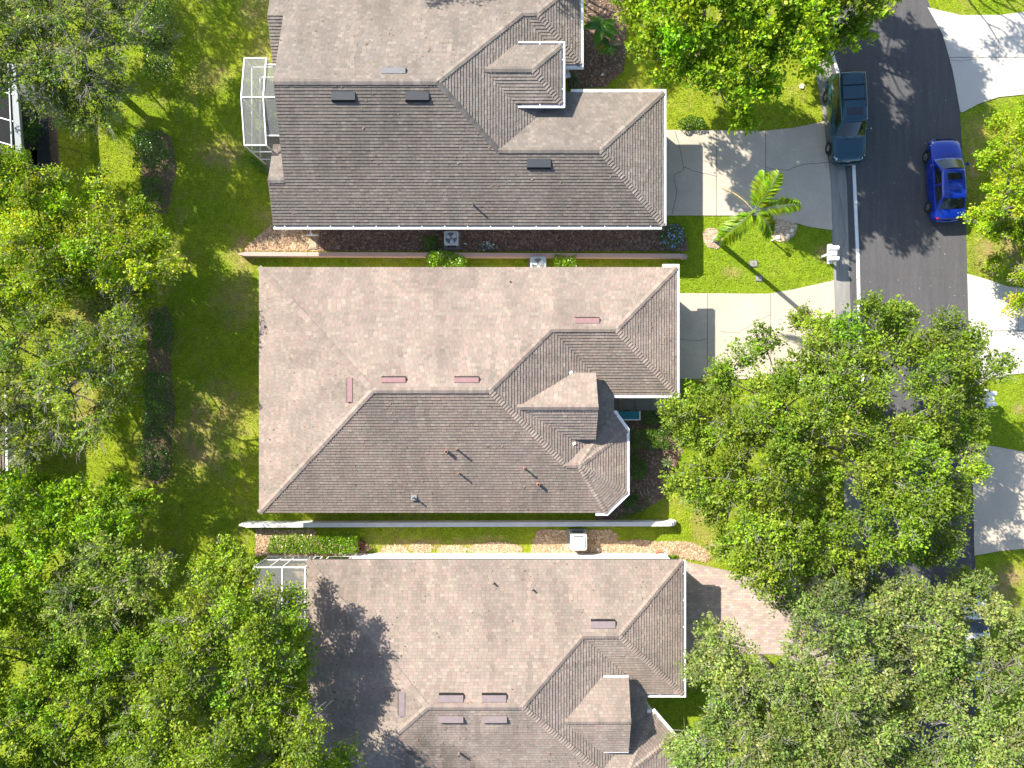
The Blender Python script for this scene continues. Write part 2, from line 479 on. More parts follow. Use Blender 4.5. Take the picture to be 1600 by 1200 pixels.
# concrete gutter strip and painted edge line down the near side
LEFT_EDGE = [(1215,-150),(1243,-40),(1262,40),(1274,110),(1287,190),(1298,290),(1303,460),(1308,600),(1318,760),(1326,900),(1332,1300)]
LINE = [(1255,-60),(1281,20),(1299,80),(1316,135),(1327,200),(1334,262),(1340,400),(1342,480),(1348,600),(1356,760),(1362,900),(1366,1300)]
def ribbon(name, pts, w0, w1, z, m, parent=None):
    b = MB(); L = []; R = []
    for i, p in enumerate(pts):
        a = Vector(pts[max(i-1, 0)]); c = Vector(pts[min(i+1, len(pts)-1)])
        d = (c-a).normalized(); n = Vector((-d.y, d.x))
        q = Vector(p)
        L.append(q+n*w0); R.append(q+n*w1)
    for i in range(len(pts)-1):
        quad = [W(L[i].x, L[i].y, z), W(L[i+1].x, L[i+1].y, z), W(R[i+1].x, R[i+1].y, z), W(R[i].x, R[i].y, z)]
        a2 = (Vector(quad[1])-Vector(quad[0])).cross(Vector(quad[2])-Vector(quad[1])).z
        b.face(quad if a2 > 0 else quad[::-1])
    return b.build(name, m, parent)
tag(ribbon('gutter_strip', LEFT_EDGE, 0, -25, 0.012, M['gutter_concrete']), kind='structure')
tag(ribbon('edge_line', LINE, -2.6, 2.6, 0.013, M['paint']), kind='structure')

sheet('mulch_bed', MULCH_A, 0.012, M['mulch']); sheet('sunlit_mulch_bed', SUNLIT_A, 0.012, M['straw'])  # one bed, two colours: its sunlit left end is painted lighter
sheet('front_mulch_bed', BED_FRONT, 0.012, M['mulch']); 
def blob(cx, cy, rx, ry, seed, n=26):
    r = random.Random(seed)
    return [(cx+rx*r.uniform(.72, 1.12)*math.cos(2*math.pi*i/n), cy+ry*r.uniform(.72, 1.12)*math.sin(2*math.pi*i/n)) for i in range(n)]
STRAW_PARTS = [[(400,826),(452,828),(492,827),(494,842),(530,845),(562,846),(576,851),(580,858),(570,862),(576,868),(400,868)], blob(615, 860, 23, 9, 1), blob(657, 856, 20, 8, 2), blob(708, 859, 24, 8, 3), blob(778, 857, 46, 10, 4),
               [(838,830),(848,827),(890,829),(955,828),(966,836),(962,845),(1000,843),(1030,847),(1060,845),(1084,848),(1100,858),(1112,868),(1104,878),(1046,868),(836,868),(828,862),(838,850)],
               blob(842, 851, 12, 14, 6)]
for i_, sp_ in enumerate(STRAW_PARTS): sheet('straw_strip', sp_, 0.008+.0012*i_, M['straw'])
sheet('sand_patch', SAND_A, 0.03, M['sand']); sheet('palm_soil_ring', SAND_B, 0.03, M['sand'])
sheet('hedge_soil', [(220,208),(250,202),(268,215),(276,262),(268,300),(262,334),(232,330),(222,290)], 0.010, M['mulch'])
sheet('hedge_soil', [(232,480),(262,478),(272,520),(266,560),(274,640),(268,700),(268,745),(244,758),(222,742),(226,690),(228,600)], 0.010, M['mulch'])
sheet('shaded_bed', BED_NE, 0.012, M['mulch']); sheet('back_soil_bed', STRAW_W, 0.012, M['mulch'])

def build_grass():
    r = np.random.default_rng(21)
    n = 330000
    x = r.uniform(-40, 1640, n); y = r.uniform(-40, 1240, n)
    keep = np.ones(n, bool)
    for p in HARD + BEDS + HOUSES_PLAN: keep &= ~in_poly(x, y, p)
    for p in (STRAW_B, STRAW_W):
        ip = in_poly(x, y, p)
        sub = np.zeros(n, bool)
        for q in (STRAW_PARTS if p is STRAW_B else [p]): sub |= in_poly(x, y, q)
        keep &= ~(ip & sub & (r.random(n) < .93))
    keep &= ~((y > 1000) & (x > 480) & (x < 1060))
    dr = dryness(x, y)
    keep &= r.random(n) > dr*0.75
    x = x[keep]; y = y[keep]; n = len(x)
    col = grass_colour(x, y)*(0.72+0.62*r.random((n, 1)))
    col *= 1+np.stack([0.25*r.standard_normal(n), 0.08*r.standard_normal(n), 0.2*r.standard_normal(n)], 1)*0.5
    wx = (x-800)/PX; wy = (600-y)/PX
    a = r.uniform(0, 2*np.pi, n); L = r.uniform(0.07, 0.15, n); w = r.uniform(0.012, 0.026, n); tl = r.uniform(0.35, 1.1, n)
    dx, dy = np.cos(a), np.sin(a)
    base = np.stack([wx, wy, np.full(n, 0.002)], 1)
    side = np.stack([-dy*w, dx*w, np.zeros(n)], 1)
    tip = base+np.stack([dx*L*np.sin(tl), dy*L*np.sin(tl), L*np.cos(tl)], 1)
    V = np.stack([base-side, base+side, tip], 1).reshape(-1, 3)
    F = np.arange(n*3).reshape(-1, 3)
    me = np_mesh('grass', V, None, M['grass'], np.clip(col, 0.003, 0.6), F3=F)
    tag(link('grass', me), 'short green lawn grass growing around the houses', None, kind='stuff')
build_grass()

def clip_poly(poly, axis, lo, hi):
    def half(poly, f):
        out = []
        for i in range(len(poly)):
            a = poly[i]; b = poly[(i+1) % len(poly)]
            fa, fb = f(a), f(b)
            if fa >= 0: out.append(a)
            if (fa >= 0) != (fb >= 0):
                t = fa/(fa-fb); out.append((a[0]+(b[0]-a[0])*t, a[1]+(b[1]-a[1])*t))
        return out
    p = half(poly, lambda q: q[axis]-lo)
    return half(p, lambda q: hi-q[axis]) if len(p) > 2 else p

def driveway(name, poly, xs, ys, m, z=0.045, gap=0.45):
    """concrete drive poured in slabs: an under-sheet and each slab as a piece"""
    base = sheet(name, poly, z-0.025, M['joint'])
    X = [-1e4]+xs+[1e4]; Y = [-1e4]+ys+[1e4]
    for i in range(len(X)-1):
        for j in range(len(Y)-1):
            c = clip_poly(poly, 0, X[i]+gap, X[i+1]-gap)
            if len(c) < 3: continue
            c = clip_poly(c, 1, Y[j]+gap, Y[j+1]-gap)
            if len(c) < 3: continue
            cx = sum(p[0] for p in c)/len(c); cy = sum(p[1] for p in c)/len(c)
            b = MB(); b.prism([W(*p)[:2] for p in c], z-0.03, z+random.uniform(-0.002, 0.002))
            o = b.build('slab', m, base)
    return base
dA = driveway('driveway_top', DRIVE_A, [1119,1196], [], M['concrete'])
dB = driveway('driveway_middle', DRIVE_B, [1105,1204], [], M['concrete'])
dD = driveway('driveway_upper_right', DRIVE_D, [1560], [90], M['white_concrete'])
dE = driveway('driveway_mid_right', DRIVE_E, [1590], [517], M['white_concrete'])
dF = driveway('driveway_lower_right', DRIVE_F, [1612], [], M['concrete'])
wk = driveway('entry_walk', WALK, [966,992,1017,1041], [], M['grey_concrete'])

def crack(pts, parent, z=0.0485, w=0.35):
    q = []
    for i in range(len(pts)-1):
        for t in np.linspace(0, 1, 7)[:-1]:
            q.append((pts[i][0]+(pts[i+1][0]-pts[i][0])*t+random.uniform(-0.9, 0.9), pts[i][1]+(pts[i+1][1]-pts[i][1])*t+random.uniform(-0.9, 0.9)))
    q.append(pts[-1])
    ribbon('crack', q, -w, w, z, M['joint'], parent)
crack([(1055,205),(1064,240),(1068,265),(1052,275),(1057,300),(1050,335)], dA)
crack([(1068,262),(1085,268),(1120,276)], dA); crack([(1196,263),(1230,266),(1255,258),(1296,254)], dA)
crack([(1063,530),(1085,533),(1105,530)], dB, w=0.25); crack([(1125,518),(1155,520),(1180,502),(1204,492)], dB, w=0.25)
crack([(1470,92),(1500,96),(1540,90)], dD, w=0.25)
for pts_ in ([(1312,300),(1316,340),(1322,372),(1314,392),(1311,420)], [(1420,-20),(1416,60),(1424,140),(1418,240),(1422,330),(1416,420),(1421,520)], [(1345,420),(1390,432),(1440,428),(1512,436)], [(1350,232),(1400,226),(1450,236),(1504,230)]):
    crack(pts_, street, z=0.0145, w=0.22)

# pink paver drive of the lower house: bricks of about a third of a metre
def paver_drive():
    base = sheet('paver_driveway', DRIVE_C, 0.042, M['paver_sand'])
    r = random.Random(4); b = MB()
    y = 868; row = 0
    while y < 1062:
        x = 1040+(row % 2)*4
        while x < 1335:
            c = [(x+.25, y+.25), (x+7.75, y+.25), (x+7.75, y+3.85), (x+.25, y+3.85)]
            if all(bool(in_poly(np.array(p[0]), np.array(p[1]), DRIVE_C)) for p in c):
                k = r.uniform(0.8, 1.15)
                zz = 0.048+r.uniform(-.002, .002)
                q = [W(*p, zz) for p in c]
                b.face([q[3], q[2], q[1], q[0]], (k, k*r.uniform(.92, 1.05), k*r.uniform(.9, 1.05)))
            x += 8
        y += 4.1; row += 1
    tag(b.build('paver', M['pink_paver'], base, colors=True), kind='stuff')
paver_drive()

def chips(name, label, poly, n, cols, size=(0.03, 0.09), seed=1, z=0.014):
    r = np.random.default_rng(seed)
    xs = [p[0] for p in poly]; ys = [p[1] for p in poly]
    x = r.uniform(min(xs), max(xs), n); y = r.uniform(min(ys), max(ys), n)
    k = in_poly(x, y, poly); x = x[k]; y = y[k]; n = len(x)
    a = r.uniform(0, 2*np.pi, n); L = r.uniform(*size, n); w = L*r.uniform(0.25, 0.6, n)
    d = np.stack([np.cos(a), np.sin(a), r.uniform(-.35, .35, n)], 1); s = np.stack([-np.sin(a), np.cos(a), r.uniform(-.3, .3, n)], 1)
    c = np.stack([(x-800)/PX, (600-y)/PX, np.full(n, z+0.02)], 1)
    V = np.stack([c-d*L[:, None]-s*w[:, None], c+d*L[:, None]-s*w[:, None], c+d*L[:, None]+s*w[:, None], c-d*L[:, None]+s*w[:, None]], 1).reshape(-1, 3)
    ci = np.array(cols)[r.integers(0, len(cols), n)]*(0.7+0.6*r.random((n, 1)))
    me = np_mesh(name, V, np.arange(n*4).reshape(-1, 4), M['chip'], ci)
    tag(link(name, me), label, None, kind='stuff')
BARK = [(.22,.145,.105),(.14,.09,.065),(.33,.24,.18),(.25,.16,.11)]
TAN = [(.46,.32,.19),(.36,.23,.14),(.58,.45,.30),(.42,.28,.17)]
chips('bark_chips', 'dark bark chips in the bed along the upper house', MULCH_A, 6000, BARK, seed=1)
chips('dry_leaves', 'sun tinted tan chips spread by the left end of the pink wall', SUNLIT_A, 2600, TAN, seed=2)
chips('bark_chips', 'dark bark chips in the bed beside the bay roof', BED_FRONT, 3500, BARK, seed=3)
for i_, sp_ in enumerate(STRAW_PARTS):
    chips('dry_leaves', 'dry leaf litter on the bare side strip', sp_, (3000, 700, 550, 700, 1700, 5500, 300)[i_], TAN, seed=40+i_)
chips('dry_leaves', 'pale litter on the sandy patch below the palm fronds', SAND_A, 500, [(.55,.45,.33),(.4,.3,.2)], seed=5)
chips('dry_leaves', 'pale litter on the soil ring round the palm trunk', SAND_B, 300, [(.5,.4,.3),(.35,.25,.17)], seed=6)
chips('bark_chips', 'dark litter on the shady bed by the upper house', BED_NE, 2500, BARK, seed=7)
chips('fallen_leaves', 'pale fallen leaves scattered on the asphalt street', STREET, 700, [(.26,.21,.13),(.2,.17,.11),(.32,.29,.22)], (0.012, 0.04), seed=8)

# ------------------------------------------------------------------ houses
EAVE = 2.6
PITCH = 0.375
PAL = np.array([(.40,.285,.245),(.36,.295,.235),(.47,.405,.325),(.43,.33,.285),(.30,.255,.215),(.385,.31,.26),(.44,.315,.275),(.34,.30,.255)])
PAL_GREY = np.array([(.33,.265,.235),(.33,.285,.245),(.42,.375,.325),(.36,.285,.255),(.25,.22,.195),(.30,.26,.23),(.27,.245,.225)])

PAL = (PAL*.46+PAL.mean(0)*.54)*np.array([.875,.875,.865])
PAL_GREY = (PAL_GREY*.5+PAL_GREY.mean(0)*.5)*np.array([.79,.79,.77])

class Plane:
    """roof plane over plan pixels; rises along n from point p0 at height ze (m), rise/run = pitch"""
    def __init__(s, p0, n, ze=EAVE, pitch=PITCH):
        l = math.hypot(*n); s.n = (n[0]/l, n[1]/l); s.p0 = p0; s.ze = ze; s.pitch = pitch
    def z(s, x, y): return s.ze + s.pitch*((x-s.p0[0])*s.n[0]+(y-s.p0[1])*s.n[1])/PX
    def from_image(s, px, py):
        h = s.ze
        for _ in range(30):
            x, y = plan(px, py, h); h = s.z(x, y)
        return x, y, h

GW = np.random.default_rng(99).random((64, 64))
def wn(a, b):
    i, j = int(math.floor(a)), int(math.floor(b)); f, g = a-i, b-j
    f = f*f*(3-2*f); g = g*g*(3-2*g)
    A = GW[i % 64, j % 64]; B = GW[(i+1) % 64, j % 64]; C = GW[i % 64, (j+1) % 64]; D = GW[(i+1) % 64, (j+1) % 64]
    return (A*(1-f)+B*f)*(1-g)+(C*(1-f)+D*f)*g
STAINS = [(675,1135,45,50,.65), (735,1160,26,40,.6), (715,1120,30,14,.35)]     # damp brown stains on the lower roof
def weather(x, y, u, t):
    """streaks running down the slope, broad mottling and the damp stains"""
    k = 1-.30*max(0, (wn(u/9+31, t/70+7)*.6+wn(x/55, y/55)*.55-.5))*1.6-.10*(wn(x/7, y/7)-.5)
    for cx, cy, rx, ry, a in STAINS:
        d = math.hypot((x-cx)/rx, (y-cy)/ry)
        if d < 1.2: k *= 1-a*max(0, min(1, 1.5*(1.2-d)))*(.35+.9*wn(x/8+5, y/13+2))*.8
    return max(k, .2)

def shingle_face(b, deck, poly, pl, pal, r, mult=1.0):
    nx, ny = pl.n; ex, ey = -ny, nx
    ts = [(x-pl.p0[0])*nx+(y-pl.p0[1])*ny for x, y in poly]
    ss = [(x-pl.p0[0])*ex+(y-pl.p0[1])*ey for x, y in poly]
    deck.face([W(x, y, pl.z(x, y)-0.02) for x, y in poly])
    def span(t):
        out = []
        n = len(ts)
        for i in range(n):
            a, c = ts[i], ts[(i+1) % n]
            if (a > t) != (c > t):
                out.append(ss[i]+(ss[(i+1) % n]-ss[i])*(t-a)/(c-a))
        return (min(out), max(out)) if len(out) >= 2 else None
    E = 4.05; TW = 6.6
    tmin, tmax = min(ts), max(ts)
    brk = sorted(set(round(t, 3) for t in ts))
    k = 0; t = tmin
    cosn = 1.0
    while t < tmax-0.05:
        tt = min(t+E, tmax)
        cuts = [t]+[q for q in brk if t+0.05 < q < tt-0.05]+[tt]
        off = r.uniform(0, TW)
        rowc = {}
        for ci in range(len(cuts)-1):
            ta, tb = cuts[ci], cuts[ci+1]
            sa = span(ta+0.01); sb = span(tb-0.01)
            if sa is None or sb is None: continue
            lo, hi = min(sa[0], sb[0]), max(sa[1], sb[1])
            j0 = int(math.floor((lo-off)/TW)); j1 = int(math.floor((hi-off)/TW))
            for j in range(j0, j1+1):
                if j not in rowc:
                    um = off+(j+.5)*TW; xx = pl.p0[0]+nx*t+ex*um; yy = pl.p0[1]+ny*t+ey*um
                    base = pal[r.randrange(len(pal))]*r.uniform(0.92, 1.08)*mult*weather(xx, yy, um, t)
                    rowc[j] = (base, r.uniform(0.028, 0.044), r.uniform(-0.8, 0.8))
                base, lift, jt = rowc[j]
                u0 = off+j*TW; u1 = u0+TW-0.2
                a0, a1 = max(u0, sa[0]), min(u1, sa[1]); b0, b1 = max(u0, sb[0]), min(u1, sb[1])
                if a1-a0 < 0.05 and b1-b0 < 0.05: continue
                if a1 < a0: a0 = a1 = (a0+a1)/2
                if b1 < b0: b0 = b1 = (b0+b1)/2
                la = lift+(0.003-lift)*(ta-t)/E; lb = lift+(0.003-lift)*(tb-t)/E
                def pt(s_, t_, l_):
                    x = pl.p0[0]+nx*t_+ex*s_; y = pl.p0[1]+ny*t_+ey*s_
                    return W(x, y, pl.z(x, y)+l_)
                A, B, C_, D = pt(a0, ta, la), pt(a1, ta, la), pt(b1, tb, lb), pt(b0, tb, lb)
                q = [A, B, C_, D]
                if (Vector(B)-Vector(A)).cross(Vector(D)-Vector(A)).z < 0: q = [D, C_, B, A]
                b.face(q, tuple(base))
                if ci == 0:
                    b.face([pt(a0, ta, -0.012), pt(a1, ta, -0.012), B, A], tuple(base*0.8))
        t = tt; k += 1

def ridge_caps(b, segs, pal, r, mult=1.0):
    for (x0, y0, z0), (x1, y1, z1), nl, nr in segs:
        a = Vector(W(x0, y0, z0)); c = Vector(W(x1, y1, z1))
        d = c-a; L = d.length
        if L < 0.2: continue
        d.normalize()
        sd = d.cross(Vector((0, 0, 1))).normalized()
        n = max(1, int(L/0.17)); st = L/n
        for i in range(n):
            base = tuple(pal[r.randrange(len(pal))]*r.uniform(0.85, 1.12)*mult)
            p = a+d*(st*i); q = a+d*(st*(i+1.05))
            up = Vector((0, 0, 1)); lift0, lift1 = 0.066+r.uniform(0, .010), 0.03
            wd = 0.15+r.uniform(-.008, .008)
            pts = []
            for pp, lf in ((p, lift0), (q, lift1)):
                pts.append((pp+sd*wd+up*(lf-wd*nl), pp+up*lf, pp-sd*wd+up*(lf-wd*nr)))
            (aR, aM, aL), (bR, bM, bL) = pts
            b.face([tuple(aR), tuple(bR), tuple(bM), tuple(aM)][::-1], base); b.face([tuple(aM), tuple(bM), tuple(bL), tuple(aL)][::-1], base)
            b.face([tuple(aR-up*.03), tuple(aM-up*.03), tuple(aM), tuple(aR)], base); b.face([tuple(aM-up*.03), tuple(aL-up*.03), tuple(aL), tuple(aM)], base)

def make_roof(house, faces, ridges, eave_poly, pal, seed, litter=None):
    r = random.Random(seed)
    deck = MB(); sh = MB(); caps = MB()
    for poly, pl, mult in faces:  # mult tints a whole slope, lower where it faces away from the sun
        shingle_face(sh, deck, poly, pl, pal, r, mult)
    for ep, ze in eave_poly:
        deck.prism([W(*p)[:2] for p in ep], ze-0.19, ze-0.03)
    roof = deck.build('roof', M['deck'], house)
    tag(sh.build('shingle', M['shingle'], roof, origin=origin_of(roof), colors=True), kind='stuff')
    ridge_caps(caps, ridges, pal, r)
    tag(caps.build('ridge_cap', M['shingle'], roof, origin=origin_of(roof), colors=True), kind='stuff')
    # leaf litter lying on the shingles under the nearby trees
    if litter:
        rr = np.random.default_rng(seed+50); V = []; cc = []
        for (poly, pl, mult), n in litter:
            xs = [p[0] for p in poly]; ys = [p[1] for p in poly]
            x = rr.uniform(min(xs), max(xs), n); y = rr.uniform(min(ys), max(ys), n)
            k = in_poly(x, y, poly) & (vnoise(x, y, 30, seed) > rr.random(n)*.9)
            for a, b_ in zip(x[k], y[k]):
                an = rr.uniform(0, 6.28); L = rr.uniform(.03, .07); w = L*.5
                c = Vector(W(a, b_, pl.z(a, b_)+.045)); d = Vector((math.cos(an), math.sin(an), rr.uniform(-.2, .2))); s_ = Vector((-d.y, d.x, rr.uniform(-.2, .2)))
                V += [tuple(c-d*L), tuple(c+s_*w), tuple(c+d*L), tuple(c-s_*w)]
                cc.append(np.array([(.20,.13,.07),(.30,.21,.11),(.12,.08,.05)][rr.integers(0, 3)])*rr.uniform(.7, 1.2))
        if V:
            o_ = origin_of(roof); VV = np.array(V)-np.array(o_)
            lt = link('leaf_litter', np_mesh('leaf_litter', VV, np.arange(len(VV)).reshape(-1, 4), M['leaflitter'], np.array(cc)), roof); lt['kind'] = 'stuff'
    return roof

G_OPEN = [(0.0,-.13),(.205,-.13),(.205,0.0),(.115,0.0),(.115,-.018),(.185,-.018),(.185,-.118),(0.0,-.118)]
G_COVER = [(-0.02,-.13),(.17,-.13),(.17,0.0),(.15,.012),(-0.02,.02)]
def gutter(house, pts, ze, style='cover', hangers=0, flip=False):
    """pts in plan pixels along the eave, outside to the right of travel in world axes"""
    w = [W(*p)[:2] for p in pts]
    if flip: w = w[::-1]
    prof = [(o_, ze-0.02+z) for o_, z in (G_OPEN if style == 'open' else G_COVER)]
    b = MB(); b.sweep(w, prof)
    g = b.build('gutter', M['white_metal'], house)
    if hangers:
        me = None
        for i in range(len(w)-1):
            a = Vector(w[i]); c = Vector(w[i+1]); d = c-a; n = max(1, int(d.length/1.22))
            if d.length < 0.6: continue
            dn = d.normalized(); nn = Vector((dn.y, -dn.x))
            for k in range(n):
                p = a+d*((k+0.5)/n)
                if me is None:
                    hb = MB(); hb.box((-.025, -0.02, -.01), (.025, 0.15, .006)); ho = hb.build('hanger', M['white_metal'], g, origin=(0, 0, 0)); me = ho.data
                else:
                    ho = link('hanger', me, g)
                ang = math.atan2(nn.y, nn.x)-math.pi/2
                ho.location = Vector((p.x, p.y, ze-0.012))-origin_of(g)
                ho.rotation_euler = (0, 0, ang)
    return g

def walls(house, poly, h, m, inset=0.0):
    b = MB(); b.prism([W(*p)[:2] for p in poly], -0.05, h); return b.build('wall', m, house)

def slot_vent(house_roof, px, py, pl, w_px, d_px, m, along='x', open_dark=True):
    """low hooded slot vent lying on roof plane, mouth facing down the slope"""
    x, y, z = pl.from_image(px, py)
    nx, ny = pl.n; ex, ey = -ny, nx
    s = (H-z)/H
    w = w_px*s/2; d = d_px*s/2
    b = MB()
    def q(u, v, l):
        X = x+ex*u+nx*v; Y = y+ey*u+ny*v
        return W(X, Y, pl.z(X, Y)+l)
    hi = 0.17; lo = 0.05
    top = [q(-w, -d+2.0, hi), q(w, -d+2.0, hi), q(w, d, lo), q(-w, d, lo)]
    bot = [q(-w, -d, 0), q(w, -d, 0), q(w, d, 0), q(-w, d, 0)]
    if (Vector(top[1])-Vector(top[0])).cross(Vector(top[2])-Vector(top[0])).z < 0:
        top = [top[1], top[0], top[3], top[2]]; bot = [bot[1], bot[0], bot[3], bot[2]]
    b.face(top)
    for i in range(1, 4):
        j = (i+1) % 4; b.face([bot[i], bot[j], top[j], top[i]])
    o = b.build('roof_vent', m, house_roof, origin=origin_of(house_roof))
    mth = MB(); mth.face([bot[0], bot[1], top[1], top[0]])
    fl = 0.004
    mth.build('vent_mouth', M['black'], o, origin=origin_of(house_roof))
    return o

def pipe_vent(house_roof, px, py, pl, h=0.45, r=0.05, m='terracotta', base=None):
    x, y, z = pl.from_image(px, py)
    wx, wy, _ = W(x, y)
    b = MB(); b.cyl(wx, wy, z-0.02, z+h, r, 10)
    if base:
        b.box((wx-base, wy-base, z-0.05), (wx+base, wy+base, z+0.09))
    o = b.build('vent_pipe', M[m], house_roof, origin=origin_of(house_roof))
    c = MB(); c.cyl(wx, wy, z+h-0.01, z+h+0.006, r*0.75, 10)
    c.build('pipe_mouth', M['black'], o, origin=origin_of(house_roof))
    return o

def z_at(pl, p): return (p[0], p[1], pl.z(*p))
def seg(pl, a, b, sl=PITCH*0.7, sr=PITCH*0.7): return (z_at(pl, a), z_at(pl, b), sl, sr)
def hipseg(pl, a, b): return seg(pl, a, b, 0.27, 0.27)

# -------- middle house (the subject)
def middle_house():
    root = thing('house', 'tan shingled house with pink slot vents and a cut cornered bay roof', 'house', W(720, 610, 0), group='single storey houses in the row')
    e = EAVE
    xw, yn = plan(405, 417.5, e); xe, ys = plan(1057, 801, e)
    gs = plan(1000, 617, e)[1]
    half = (ys-yn)/2; ym = (ys+yn)/2
    ax = xw+half
    bx = plan(765, 612, e+PITCH*half/PX)[0]
    XE = bx+half
    gh = (gs-yn)/2; gy = yn+gh
    g1 = (xe-gh, gy); g0 = (bx+(ym-gy), gy)
    wy = plan(900, 727, e+PITCH*72/PX)[1]
    wh = ys-wy; wn_ = wy-wh
    w0 = (bx+(wy-ym), wy)
    bxe = plan(979, 700, e)[0]
    w1 = (bxe-wh, wy)
    nb = (XE+1.5, wn_); nb1 = (bxe, wn_+24); sb1 = (bxe, ys-28); sb = (plan(948, 800, e)[0], ys)
    PN = Plane((xw, yn), (0, 1)); PS = Plane((xw, ys), (0, -1)); PW = Plane((xw, yn), (1, 0)); PE = Plane((XE, ym), (-1, 0))
    PGE = Plane((xe, yn), (-1, 0)); PGS = Plane((xe, gs), (0, -1)); PWN = Plane((XE, wn_), (0, 1)); PBE = Plane((bxe, wy), (-1, 0))
    A = (ax, ym); B = (bx, ym)
    d1 = Vector((w1[0]-nb[0], w1[1]-nb[1]))
    def diag(p, q):
        m_ = Vector((q[0]-p[0], q[1]-p[1])).normalized(); n = Vector((-m_.y, m_.x))
        if n.dot(Vector((w1[0]-p[0], w1[1]-p[1]))) < 0: n = -n
        dist = n.dot(Vector((w1[0]-p[0], w1[1]-p[1])))
        return Plane(p, (n.x, n.y), e, PITCH*wh/dist)
    PD1 = diag(nb, nb1); PD2 = diag(sb1, sb)
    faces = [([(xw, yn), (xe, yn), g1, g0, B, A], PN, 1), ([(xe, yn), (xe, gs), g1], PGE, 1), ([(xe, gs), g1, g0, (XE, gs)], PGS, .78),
             ([B, g0, (XE, gs), (XE, wn_), w0], PE, .88), ([(xw, ys), A, B, w0, w1, sb], PS, .73), ([(xw, yn), (xw, ys), A], PW, 1),  # south and east slopes, turned from the sun, are painted darker
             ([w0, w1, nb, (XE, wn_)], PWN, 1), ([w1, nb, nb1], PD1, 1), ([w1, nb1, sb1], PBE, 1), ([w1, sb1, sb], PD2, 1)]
    # entry gable
    rx0, ry, rz = PE.from_image(808, 636)
    gx = plan(935, 636, rz)[0]; q = 0.62
    gzz = rz-q*47/PX
    def ge(x, y): return PE.z(x, y)
    gn, gso = ry-47, ry+47
    GN = Plane((gx, gn), (0, 1), gzz, q); GS = Plane((gx, gso), (0, -1), gzz, q)
    ix = XE-(gzz-e)/PITCH*PX
    faces += [([(rx0, ry), (gx, ry), (gx, gn), (ix, gn)], GN, 1), ([(rx0, ry), (gx, ry), (gx, gso), (ix, gso)], GS, 1)]
    ridges = [hipseg(PN, (xw, yn), A), hipseg(PS, (xw, ys), A), seg(PN, A, B), hipseg(PN, B, g0), seg(PN, g0, g1), hipseg(PGE, (xe, yn), g1), hipseg(PGE, (xe, gs), g1),
              hipseg(PS, w0, B), seg(PWN, w0, w1), hipseg(PBE, nb1, w1), hipseg(PBE, sb1, w1), hipseg(PD1, nb, w1), hipseg(PS, sb, w1),
              (z_at(GN, (rx0, ry)), z_at(GN, (gx, ry)), q*.7, q*.7)]
    ep = [([(xw, yn), (xe, yn), (xe, gs), (XE, gs), (XE, wn_), nb, nb1, sb1, sb, (xw, ys)], e)]
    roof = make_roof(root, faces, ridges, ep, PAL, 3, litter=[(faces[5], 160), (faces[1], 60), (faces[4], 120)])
    # entry gable walls and fascia
    b = MB(); o_ = 12
    b.prism([W(x, y)[:2] for x, y in ((ix-8, gn+7), (gx-o_, gn+7), (gx-o_, gso-7), (ix-8, gso-7))], 0, gzz-0.04)
    b.face([W(gx-o_, gn+7, gzz-.05), W(gx-o_, gso-7, gzz-.05), W(gx-o_, ry, rz-0.12)])
    b.build('gable_wall', M['cream_stucco'], root)
    for s_ in (1, -1):
        f = MB(); yy = gn if s_ == 1 else gso
        f.sweep([W(gx+0.4, yy)[:2], W(ix, yy)[:2]] if s_ == 1 else [W(ix, yy)[:2], W(gx+.4, yy)[:2]], [(0, gzz-.13), (.05, gzz-.13), (.05, gzz-.02), (0, gzz-.02)])
        f.build('fascia', M['tan_trim'], root)
    io = 13
    walls(root, [(xw+io, yn+io), (xe-io, yn+io), (xe-io, gs-io), (XE-io-20, gs-io), (XE-io-20, wn_+io), (nb[0], wn_+io), (nb1[0]-io, nb1[1]+5), (sb1[0]-io, sb1[1]-5), (sb[0]-5, ys-io), (xw+io, ys-io)], e-0.18, M['cream_stucco'])
    gutter(root, [(xe-20, yn), (xe, yn), (xe, gs), (XE-14, gs)], e, flip=True)
    gutter(root, [(gx-10, wn_), nb, nb1, sb1, sb, (sb[0]-16, ys)], e, flip=True)
    d = MB()
    for k in range(4): d.box(W(xe-io-0.2, gs-io-24, 0.05+k*.52), W(xe-io+1.2, yn+io+24, 0.05+k*.52+.5))
    d.build('garage_door', M['door'], root)
    for px, py in ((917, 500), (615, 592.5), (729, 592.5)): slot_vent(roof, px, py, PN, 38, 10, M['pink_metal'])
    slot_vent(roof, 546, 609, PW, 38, 10, M['pink_metal'])
    for px, py, h, r_, m_ in ((698, 705, .3, .09, 'terracotta'), (714, 702, .5, .055, 'terracotta'), (717, 739, .45, .05, 'terracotta'), (819, 731, .45, .05, 'terracotta'), (841, 756, .3, .09, 'terracotta')):
        pipe_vent(roof, px, py, PS, h, r_, m_)
    pipe_vent(roof, 647, 777, PS, .42, .05, 'lead', base=.15)
    pipe_vent(roof, 797, 440, PN, .12, .04, 'lead')
    for px, py in ((892, 582), (897, 693)):
        b = MB(); x, y, z = PE.from_image(px, py); wx, wy, _ = W(x, y)
        b.box((wx-.09, wy-.07, z-.1), (wx+.09, wy+.07, z+.06), rz=.5); b.build('downspout_elbow', M['white_metal'], root)
    return root

